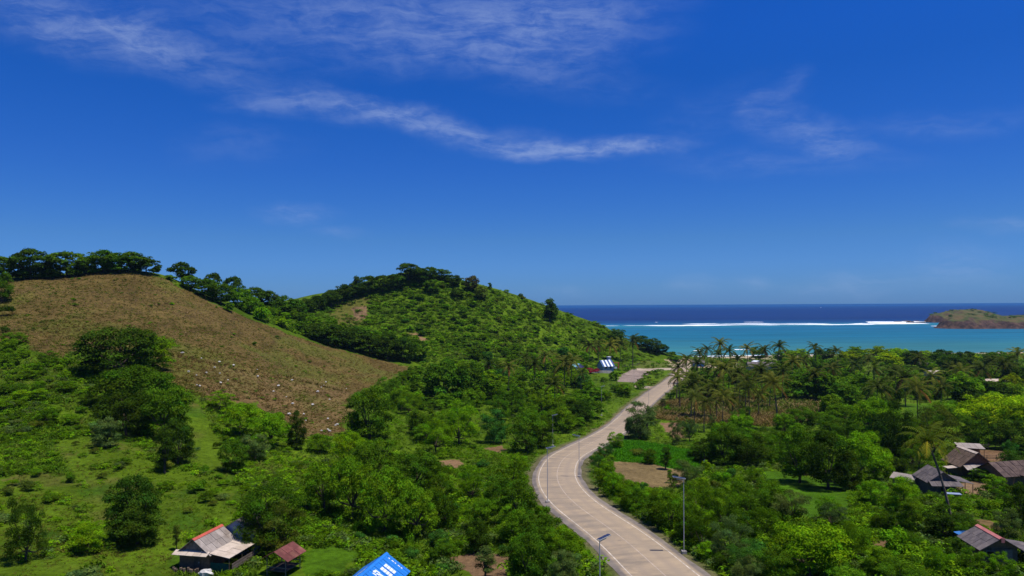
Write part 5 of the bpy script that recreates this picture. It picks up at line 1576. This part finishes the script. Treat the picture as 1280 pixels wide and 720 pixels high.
RM = [rock_mesh(s_) for s_ in range(4)]
for (x, y) in ((92, 158), (150, 185), (152, 258), (172, 262), (222, 165), (280, 125), (320, 170), (325, 240), (378, 220), (420, 110), (592, 143), (595, 192), (315, 85), (745, 260), (710, 300), (803, 342), (848, 388), (845, 218), (1075, 255), (1057, 270), (1030, 300), (1090, 230), (1240, 278), (1117, 358), (995, 398), (822, 465), (945, 515), (1105, 500), (1160, 550), (1105, 580), (1058, 588), (185, 60), (48, 20), (930, 465), (1118, 590), (1172, 542)):
    p = at(220 + x / 5.82, 440 + y / 5.82)
    o = link("rock", RM[prng.randrange(4)], None, (p[0], p[1], p[2] + 0.5))
    s_ = prng.uniform(0.17, 0.36)
    o.scale = (s_ * 1.3, s_, s_)
    o.rotation_euler = (0, 0, prng.uniform(0, 6.28))
    tag(o, "small pale rock lying on the dry brown slope", "rock", "pale rocks scattered over the dry brown slope")
p = at(258, 721)
o = link("boulder", RM[1], None, (p[0], p[1], p[2] + 0.35)); o.scale = (0.75, 0.6, 0.7)
tag(o, "pale boulder beside the corner post of the grey roofed house", "boulder")
# dark reef rocks where the surf meets the headland
for (px, py) in ((1122, 402.6), (1133, 402.3), (1146, 402.2), (1150, 403.4), (1139, 403.4)):
    gx, gz = ray_dir(px, py)
    Y = -CAMH / gz
    o = link("reef_rock", RM[prng.randrange(4)], None, (gx * Y, Y, 0.4))
    o.scale = (prng.uniform(6, 13), prng.uniform(5, 9), prng.uniform(2.2, 3.6))
    o.data = o.data.copy(); o.data.materials.clear(); o.data.materials.append(m_wood)
    tag(o, "low dark reef rock among white surf by the headland", "rock", "reef rocks in the surf")
# the far boat
gx, gz = ray_dir(1026, 384.6)
Y = -CAMH / gz
bt = empty("fishing_boat", (gx * Y, Y, 0.0), R(12))
q_ = MB(); q_.hexa([(-7, -1.2, -0.4), (5, -1.4, -0.4), (5, 1.4, -0.4), (-7, 1.2, -0.4), (-8, -2.0, 1.6), (9, -0.5, 2.4), (9, 0.5, 2.4), (-8, 2.0, 1.6)]); q_.build("hull", m_white, bt)
q_ = MB(); q_.box((-2.5, 0, 3.0), (5, 2.6, 2.6)); q_.build("cabin", m_white, bt)
q_ = MB(); q_.bar((1.5, 0, 1.8), (1.5, 0, 9), 0.15); q_.build("mast", m_steel, bt)
tag(bt, "tiny white fishing boat far out on the deep blue sea", "boat")

# ------------------------------------------------------------------ more plants, spread over the areas the photo shows them in
ZN = {nm: [z for z in ZONES if z[0] == nm] for nm in {z[0] for z in ZONES}}


def zone_mask(x, y, names):
    r = np.zeros(len(x), bool)
    for nm in names:
        for z in ZN.get(nm, []):
            r |= inside(z[3], x, y)
    return r


OPEN = ("rice", "soil", "lawn", "lot", "sand")
FIELDS = ("dry", "stubble", "corn")


def spots(poly, n, avoid, road_gap=6.0, clear_gap=0.0, seed=1):
    """n ground points seen inside a photo polygon, free of roads, buildings and the named zones"""
    g = np.random.default_rng(seed)
    a = np.array(poly, float)
    out = np.zeros((0, 3))
    for _ in range(30):
        m = n * 3 if n < 4000 else n
        x = g.uniform(a[:, 0].min(), a[:, 0].max(), m)
        y = g.uniform(a[:, 1].min(), a[:, 1].max(), m)
        k = inside(poly, x, y)
        if not k.any(): continue
        P, ok = [], []
        x, y = x[k], y[k]
        for s in range(0, len(x), 3000):
            p_, o_ = at_many(x[s:s + 3000], y[s:s + 3000])
            P.append(p_); ok.append(o_)
        P, ok = np.vstack(P), np.concatenate(ok)
        P = P[ok]
        if not len(P): continue
        d_, _ = near_line(P[:, 0], P[:, 1], RL)
        good = d_ > road_gap
        if avoid: good &= ~zone_mask(P[:, 0], P[:, 1], avoid)
        for (cx_, cy_, r_c) in KEEP_CLEAR:
            good &= (P[:, 0] - cx_) ** 2 + (P[:, 1] - cy_) ** 2 > (r_c + clear_gap) ** 2
        good &= P[:, 2] > 0.7
        out = np.vstack([out, P[good]])
        if len(out) >= n: break
    return out[:n]


def spread(poly, n, kinds, wr, ratio=0.8, avoid=OPEN + FIELDS, gap=0.72, seed=1, cap_y=None, road_gap=6.5):
    P = spots(poly, n * 6, avoid, road_gap, 0.8, seed)
    g = np.random.default_rng(seed + 500)
    made = 0
    for p in P:
        if made >= n: break
        kind, hue = kinds[g.integers(len(kinds))]
        w = g.uniform(*wr)
        S = np.array(SPOTS)
        d = np.hypot(S[:, 0] - p[0], S[:, 1] - p[1])
        if (d < gap * (S[:, 2] + w / 2)).any(): continue
        h = w * ratio * g.uniform(0.8, 1.25)
        if kind == 'column': w, h = w * 0.5, w * 1.3
        plant(kind, hue, p, w, h)
        made += 1


SH = lambda *hs: [('shrub', h) for h in hs]
spread([(0, 425), (110, 442), (135, 560), (255, 560), (300, 640), (200, 650), (60, 600), (0, 660)], 46, SH('mid', 'bright', 'grey', 'deep', 'olive'), (1.2, 3.0), 0.65, seed=2)
spread([(0, 420), (110, 442), (125, 520), (0, 560)], 24, [('round', 'bright'), ('round', 'mid'), ('broad', 'bright'), ('round', 'deep')], (2.2, 4.6), 0.6, seed=3)
spread([(240, 540), (420, 560), (400, 620), (300, 660), (240, 600)], 26, SH('mid', 'bright', 'deep', 'grey'), (1.2, 2.8), 0.7, seed=4)
spread([(530, 560), (670, 500), (680, 640), (730, 718), (560, 720), (500, 690)], 42, SH('mid', 'bright', 'deep', 'blue'), (1.2, 3.2), 0.75, seed=5)
spread([(420, 660), (560, 680), (640, 690), (640, 718), (520, 718)], 16, SH('bright', 'mid', 'blue'), (1.0, 2.2), 0.9, seed=6)
spread([(690, 500), (735, 466), (775, 478), (790, 490), (775, 512), (735, 535), (700, 540)], 26, [('round', 'mid'), ('round', 'bright'), ('round', 'deep'), ('feather', 'mid'), ('broad', 'mid')], (3.6, 7.0), 0.72, gap=0.6, seed=27)
spread([(590, 470), (640, 440), (725, 440), (735, 470), (690, 500), (600, 500)], 40, [('round', 'mid'), ('round', 'bright'), ('broad', 'mid'), ('round', 'deep')], (5.0, 9.0), 0.7, gap=0.62, seed=28)
spread([(460, 505), (540, 450), (760, 440), (780, 470), (690, 540), (600, 560), (520, 560)], 60, [('round', 'mid'), ('round', 'deep'), ('broad', 'mid'), ('round', 'bright'), ('feather', 'mid'), ('round', 'blue')], (4.0, 8.0), 0.8, seed=7)
spread([(395, 420), (470, 400), (560, 350), (620, 358), (760, 408), (820, 436), (740, 444), (560, 440), (500, 420)], 105, [('round', 'mid'), ('round', 'bright'), ('shrub', 'mid'), ('shrub', 'bright'), ('shrub', 'deep'), ('round', 'deep'), ('shrub', 'olive')], (3.0, 6.0), 0.62, gap=0.9, seed=8)
spread([(300, 382), (372, 400), (460, 420), (540, 440), (440, 416), (340, 396)], 22, [('round', 'mid'), ('round', 'deep'), ('round', 'bright')], (4.0, 6.5), 0.75, seed=9)
spread([(860, 560), (960, 590), (960, 640), (1050, 650), (1180, 600), (1200, 640), (1280, 640), (1280, 718), (860, 718), (830, 660)], 46, [('shrub', 'olive'), ('round', 'bright'), ('shrub', 'blue'), ('feather', 'mid'), ('feather', 'grey'), ('shrub', 'mid'), ('shrub', 'bright'), ('round', 'mid'), ('feather', 'deep'), ('shrub', 'bright'), ('feather', 'bright')], (2.0, 4.5), 0.85, seed=10)
spread([(880, 545), (990, 525), (1180, 500), (1200, 560), (1160, 600), (1060, 600), (960, 580)], 34, [('round', 'mid'), ('round', 'deep'), ('feather', 'mid'), ('broad', 'mid'), ('feather', 'deep'), ('broad', 'bright')], (4.0, 7.5), 0.9, seed=11)
spread([(985, 448), (1280, 446), (1280, 500), (1030, 495), (985, 480)], 84, [('round', 'deep'), ('round', 'dark'), ('round', 'mid'), ('broad', 'mid'), ('broad', 'lime'), ('feather', 'mid'), ('broad', 'deep'), ('round', 'deep')], (5.0, 10.0), 0.75, gap=0.62, seed=12)
spread([(860, 462), (985, 455), (985, 492), (880, 496)], 22, [('round', 'deep'), ('round', 'mid'), ('shrub', 'mid'), ('round', 'bright')], (3.5, 6.0), 0.62, seed=29)
spread([(1030, 490), (1280, 490), (1280, 545), (1040, 520)], 30, [('round', 'deep'), ('broad', 'mid'), ('round', 'dark'), ('feather', 'mid')], (5.0, 9.0), 0.8, seed=13)
spread([(730, 570), (760, 550), (850, 660), (880, 716), (830, 690), (745, 620)], 24, [('shrub', 'bright'), ('shrub', 'mid'), ('shrub', 'blue'), ('shrub', 'deep')], (1.2, 2.6), 0.85, road_gap=5.4, gap=0.5, seed=14)
spread([(640, 560), (672, 560), (680, 640), (740, 700), (740, 718), (640, 718)], 24, [('shrub', 'mid'), ('shrub', 'deep'), ('shrub', 'bright')], (1.2, 2.8), 0.85, road_gap=5.4, gap=0.5, seed=15)
spread([(20, 352), (130, 342), (200, 350), (330, 410), (500, 460), (430, 480), (250, 440), (40, 420)], 26, SH('mid', 'deep', 'bright', 'olive'), (0.9, 2.2), 0.7, avoid=OPEN, seed=16)
spread([(800, 500), (960, 500), (960, 545), (840, 550)], 14, [('feather', 'grey'), ('shrub', 'olive'), ('shrub', 'mid')], (1.6, 3.0), 1.1, avoid=("rice", "lot"), seed=17)


def bush_template(seed, nleaf, size):
    r = np.random.default_rng(seed)
    cl_ = []
    for i in range(6):
        a, q_ = r.random() * 6.28, math.sqrt(r.random()) * 0.42
        s = r.uniform(0.2, 0.34)
        cl_.append((math.cos(a) * q_, math.sin(a) * q_, 0.12 + r.random() * 0.42, s, s, s * 0.85))
    return leaf_cloud(r, cl_, nleaf, size, 0.45, aspect=0.6)


BT = {'fine': [bush_template(900 + i, 130, 0.16) for i in range(6)], 'coarse': [bush_template(950 + i, 60, 0.24) for i in range(6)]}


def mass(name, P, temps, wr, hr, cols, label, seed, sink=0.08):
    """one mesh of plants nobody would count"""
    g = np.random.default_rng(seed)
    Vs, Ts = [], []
    cols = np.array(cols, np.float32)
    for ti, (V, Q, T) in enumerate(temps):
        sel = P[ti::len(temps)]
        m = len(sel)
        if not m: continue
        w = g.uniform(wr[0], wr[1], m) * np.exp(g.normal(size=m) * 0.15)
        h = w * g.uniform(hr[0], hr[1], m)
        an = g.uniform(0, 6.28, m)
        c, s = np.cos(an) * w, np.sin(an) * w
        X = V[None, :, 0] * c[:, None] - V[None, :, 1] * s[:, None] + sel[:, None, 0]
        Y = V[None, :, 0] * s[:, None] + V[None, :, 1] * c[:, None] + sel[:, None, 1]
        Z = V[None, :, 2] * h[:, None] + sel[:, None, 2] - sink * h[:, None]
        Vs.append(np.stack([X, Y, Z], -1).reshape(-1, 3))
        ci = (np.clip(fbm(sel[:, 0], sel[:, 1], 22, 3, seed) * 0.9 + 0.5 + g.uniform(-0.32, 0.32, m), 0, 0.999) * len(cols)).astype(int)
        col = cols[ci] * np.exp(g.normal(size=(m, 1)) * 0.14)
        Ts.append((T[None] * col[:, None, :]).reshape(-1, 3))
    V = np.vstack(Vs)
    T = np.vstack(Ts)
    o = link(name, make_mesh(name, V, np.arange(len(V)).reshape(-1, 4), m_leaf, T))
    return tag(o, label, kind='stuff')


def thin(P, scale, cut, seed):
    """keeps points where a slow noise is high, so that growth comes in drifts"""
    nz2 = fbm(P[:, 0], P[:, 1], scale, 3, seed) + np.random.default_rng(seed).uniform(-0.35, 0.35, len(P))
    return P[nz2 > cut]


hv = lambda *k: [HUES[q] for q in k]
LEFT = [(-20, 418), (120, 440), (250, 500), (350, 520), (430, 545), (470, 480), (540, 455), (700, 455), (795, 478), (800, 500), (775, 528), (690, 560), (680, 640), (760, 722), (-20, 722)]
RIGHT = [(730, 560), (830, 500), (870, 480), (1300, 480), (1300, 722), (890, 722), (740, 610)]
HILL = [(280, 360), (345, 388), (372, 402), (395, 375), (500, 345), (520, 336), (600, 356), (760, 408), (830, 440), (780, 470), (560, 470), (520, 455), (400, 428), (330, 402)]
BELT = [(790, 462), (860, 446), (1300, 440), (1300, 490), (870, 500), (800, 520)]
P = thin(spots(LEFT, 5600, OPEN + FIELDS + ("pasture",), 5.6, 0, 31), 14, -0.14, 31)
P = np.vstack([P, thin(spots([(-20, 540), (130, 540), (300, 600), (300, 660), (215, 722), (-20, 722)], 420, OPEN, 5.6, 0, 35), 9, 0.08, 35) * 1.0])
mass("undergrowth", P, BT['fine'], (0.6, 1.9), (0.55, 0.95), hv('mid', 'bright', 'deep', 'mid', 'grey', 'bright'), "low tangled green undergrowth covering the valley and lower slope", 31)
P = thin(spots(RIGHT, 4200, OPEN + FIELDS, 5.6, 0, 32), 14, -0.16, 32)
mass("undergrowth", P, BT['fine'], (0.7, 2.0), (0.6, 1.0), hv('mid', 'bright', 'deep', 'grey', 'mid'), "low green undergrowth between the trees of the plain", 32)
P = spots(HILL, 7600, OPEN + ("dry", "stubble", "lot"), 6, 0, 33)
k = zone_mask(P[:, 0], P[:, 1], ("patch",)) & (np.random.default_rng(1).random(len(P)) < 0.72)
P = P[~k]
HC = [HUES['deep'], (0.075, 0.120, 0.010), HUES['mid'], (0.085, 0.160, 0.006), HUES['bright'], (0.100, 0.180, 0.008), (0.095, 0.135, 0.016)]
mass("hillside_scrub", P[:2900], BT['coarse'], (1.2, 4.6), (0.30, 0.70), HC, "dense green scrub clothing the second hill", 33)
mass("hillside_scrub", P[2900:], BT['fine'], (0.8, 2.2), (0.5, 0.9), HC, "low green growth between the scrub of the second hill", 36)
P = spots(BELT, 1500, OPEN + ("corn",), 6, 0, 34)
mass("thicket", P, BT['coarse'], (2.0, 4.5), (0.5, 0.9), hv('deep', 'mid', 'deep', 'dark', 'olive'), "dark green thicket filling the gaps of the shore belt", 34)


def tuft_template(seed, n_, hgt, wd):
    r = np.random.default_rng(seed)
    V, T = [], []
    for i in range(n_):
        a = r.random() * 6.28
        o = np.array((r.normal() * 0.22, r.normal() * 0.22, 0))
        t = np.array((math.cos(a), math.sin(a), 0)) * wd * 0.5
        l = np.array((r.normal() * 0.75, r.normal() * 0.75, 0.75)) * hgt * r.uniform(0.6, 1.2)
        V += [o - t, o + t, o + l + t * 0.35, o + l - t * 0.35]
        T.append(np.ones(3) * r.uniform(0.7, 1.3))
    return np.array(V), None, np.array(T)


GT = [tuft_template(40 + i, 6, 1.0, 0.22) for i in range(6)]
P = spots(LEFT, 20000, ("soil", "lot", "stubble", "dry", "pasture", "lawn"), 5.2, -1.2, 41)
mass("grass", P, GT, (0.30, 0.75), (0.7, 1.1), [(0.085, 0.160, 0.010), (0.110, 0.180, 0.012), (0.070, 0.140, 0.010), (0.135, 0.160, 0.026)], "uneven green grass over the lower meadow and valley", 41, 0)
P = spots(RIGHT, 14000, ("soil", "lot", "rice", "lawn", "pasture"), 5.2, -1.2, 42)
mass("grass", P, GT, (0.30, 0.75), (0.7, 1.1), [(0.085, 0.160, 0.010), (0.105, 0.170, 0.012), (0.068, 0.135, 0.010), (0.140, 0.145, 0.032)], "uneven green grass between the trees of the plain", 42, 0)
DRY = [(-20, 340), (130, 334), (220, 345), (330, 400), (540, 462), (430, 550), (380, 550), (250, 505), (180, 460), (100, 450), (-20, 440)]
P = spots(DRY, 20000, ("none",), 6, 0, 43)
P = P[zone_mask(P[:, 0], P[:, 1], ("dry",))]
mass("dry_stalks", P, GT, (0.35, 0.70), (0.5, 0.9), [(0.145, 0.090, 0.030), (0.170, 0.112, 0.044), (0.128, 0.082, 0.026), (0.095, 0.118, 0.012), (0.115, 0.110, 0.018), (0.085, 0.125, 0.010), (0.23, 0.15, 0.075)], "dry brown stalks standing over the left hill", 43, 0)
TE_ = resample(spline(np.array([at(*q)[:2] for q in ((212, 444), (250, 452), (290, 461), (330, 469), (385, 479), (436, 490))])), 0.22)
TE = TE_[::2] + np.random.default_rng(3).normal(size=TE_[::2].shape) * 0.7
P = np.c_[TE, ground(TE[:, 0], TE[:, 1])]
mass("dry_stalks", P, GT, (0.6, 1.1), (0.7, 1.1), [(0.135, 0.080, 0.030), (0.10, 0.085, 0.02), (0.17, 0.10, 0.04)], "taller row of dry stalks along a terrace edge of the brown hill", 47, 0)
P = spots(DRY, 700, ("none",), 6, 0, 48)
P = thin(P[zone_mask(P[:, 0], P[:, 1], ("dry",))], 22, -0.05, 48)
mass("hill_weeds", P, BT['coarse'], (0.6, 1.5), (0.35, 0.6), hv('mid', 'deep', 'olive'), "scattered green weeds growing through the dry brown hill", 48)
CORN = [(815, 500), (870, 490), (1040, 494), (1040, 524), (960, 536), (900, 535), (818, 526)]
P = spots(CORN, 7000, ("none",), 6, 0, 44)
P = P[zone_mask(P[:, 0], P[:, 1], ("corn",))]
P = thin(P, 12, -0.28, 44)
mass("dry_corn", P, GT, (0.8, 1.5), (0.7, 1.1), [(0.215, 0.145, 0.055), (0.17, 0.118, 0.045), (0.12, 0.125, 0.022), (0.25, 0.175, 0.080), (0.08, 0.13, 0.012)], "tall dry corn standing under the palms", 44, 0)
P = spots([(760, 550), (890, 555), (890, 595), (766, 580)], 6000, ("none",), 6, 0, 45)
P = P[zone_mask(P[:, 0], P[:, 1], ("rice",))]
mass("young_rice", P, GT, (0.35, 0.6), (0.8, 1.0), [(0.050, 0.180, 0.006), (0.060, 0.195, 0.006)], "even emerald green rice shoots in a small field", 45, 0)
P = spots([(-20, 540), (130, 535), (300, 600), (300, 660), (215, 722), (-20, 722)], 6000, ("soil",), 6, -1.2, 49)
P = P[zone_mask(P[:, 0], P[:, 1], ("pasture",))]
P = thin(P, 6, -0.1, 49)
mass("weeds", P, GT, (0.16, 0.40), (0.6, 1.0), [(0.070, 0.135, 0.006), (0.090, 0.140, 0.008), (0.120, 0.120, 0.020)], "short tufts of weeds in the grazed meadow", 49, 0)
# a few bushes clinging to the headland
gh = np.random.default_rng(9)
hxv = np.c_[hx.ravel(), hy.ravel(), hz.ravel()]
cand = hxv[(hxv[:, 2] > 12)]
P = cand[gh.integers(len(cand), size=700)]
P = P[fbm(P[:, 0], P[:, 1], 40, 3, 91) > 0.02]
mass("headland_scrub", P, BT['coarse'], (5, 11), (0.35, 0.6), hv('dark', 'deep', 'dark'), "dark scrub on top of the rocky headland", 46)

# ------------------------------------------------------------------ labels: every plant is told apart by its look and the landmark nearest to it
LAND = [(250, 690, "grey roofed house"), (352, 706, "rusty shelter"), (475, 705, "blue roof"), (1242, 678, "red ridged house"), (1178, 600, "grey hut"), (1214, 575, "thatched hut"),
        (1262, 592, "long brown barn"), (855, 645, "lamp on the straight"), (685, 595, "lamp on the outer bend"), (724, 570, "lamp inside the bend"), (752, 690, "nearest street lamp"), (820, 592, "bare soil patch"),
        (826, 568, "rice field"), (972, 505, "lone palm by the corn"), (870, 515, "dry cornfield"), (800, 469, "paved lot"), (757, 448, "striped roof"), (738, 457, "bougainvillea"), (722, 457, "turquoise roof"),
        (952, 456, "long grey roof"), (873, 452, "beach pavilion"), (1242, 515, "big lime tree"), (130, 340, "bare hilltop"), (520, 336, "second hill's summit"), (376, 384, "saddle between the hills"),
        (440, 385, "brown patch on the second hill"), (500, 435, "dark hedge's end"), (1010, 620, "shaded lawn"), (848, 468, "road's far end"), (1192, 620, "leaning palm"), (1168, 466, "pale shed roof"),
        (1243, 474, "long pale shed"), (150, 430, "big clump on the slope"), (340, 500, "rocky stubble"), (560, 580, "soil patch in the valley"), (600, 706, "dug soil"), (40, 650, "meadow's lower corner"),
        (1100, 682, "bare earth by the lower trees"), (825, 437, "second hill's tip"), (1150, 515, "small lawn under palms"), (760, 530, "earth bank"), (640, 420, "second hill's slope"), (1100, 440, "lime trees at the shore"), (40, 500, "upper meadow"), (1225, 566, "cattle pen")]
ORD = ["nearest", "second nearest", "third nearest", "fourth nearest", "fifth nearest", "sixth nearest", "seventh nearest", "eighth nearest", "ninth nearest", "tenth nearest", "eleventh nearest", "twelfth nearest"]
ORD += [w + " nearest" for w in ("thirteenth", "fourteenth", "fifteenth", "sixteenth", "seventeenth", "eighteenth", "nineteenth", "twentieth", "twenty-first", "twenty-second", "twenty-third", "twenty-fourth", "twenty-fifth", "twenty-sixth", "twenty-seventh", "twenty-eighth", "twenty-ninth", "thirtieth")]
bins = {}
for q in PLANTS:
    root, kind, hue, px, py, w = q
    dl = sorted((math.hypot(px - a, (py - b) * 1.3), a, b, nm) for (a, b, nm) in LAND)
    d0, a, b, nm = dl[0]
    ddx, ddy = px - a, (py - b) * 1.5
    rel = ("left of" if ddx < 0 else "right of") if abs(ddx) > abs(ddy) else ("beyond" if ddy < 0 else "below")
    desc = f"{HUEWORD[hue]} {KWORD[kind]}"
    bins.setdefault((desc, rel, nm), []).append((d0, root, kind))
for (desc, rel, nm), L_ in bins.items():
    L_.sort(key=lambda t: t[0])
    for i, (_, root, kind) in enumerate(L_):
        lab = f"{desc} {rel} the {nm}" if len(L_) == 1 else f"{desc}, {ORD[min(i, len(ORD) - 1)]} {rel} the {nm}"
        grp = {'palm': "coconut palms", 'shrub': "shrubs of the valley and slopes", 'bush': "bushes of the valley and slopes"}.get(kind, "trees of the valley and slopes")
        tag(root, lab, CATS.get(kind, "tree"), grp)
print("PLANTS", len(PLANTS), {k: sum(1 for q in PLANTS if q[1] == k) for k in KWORD}, "polys", sum(len(m.polygons) for m in bpy.data.meshes))
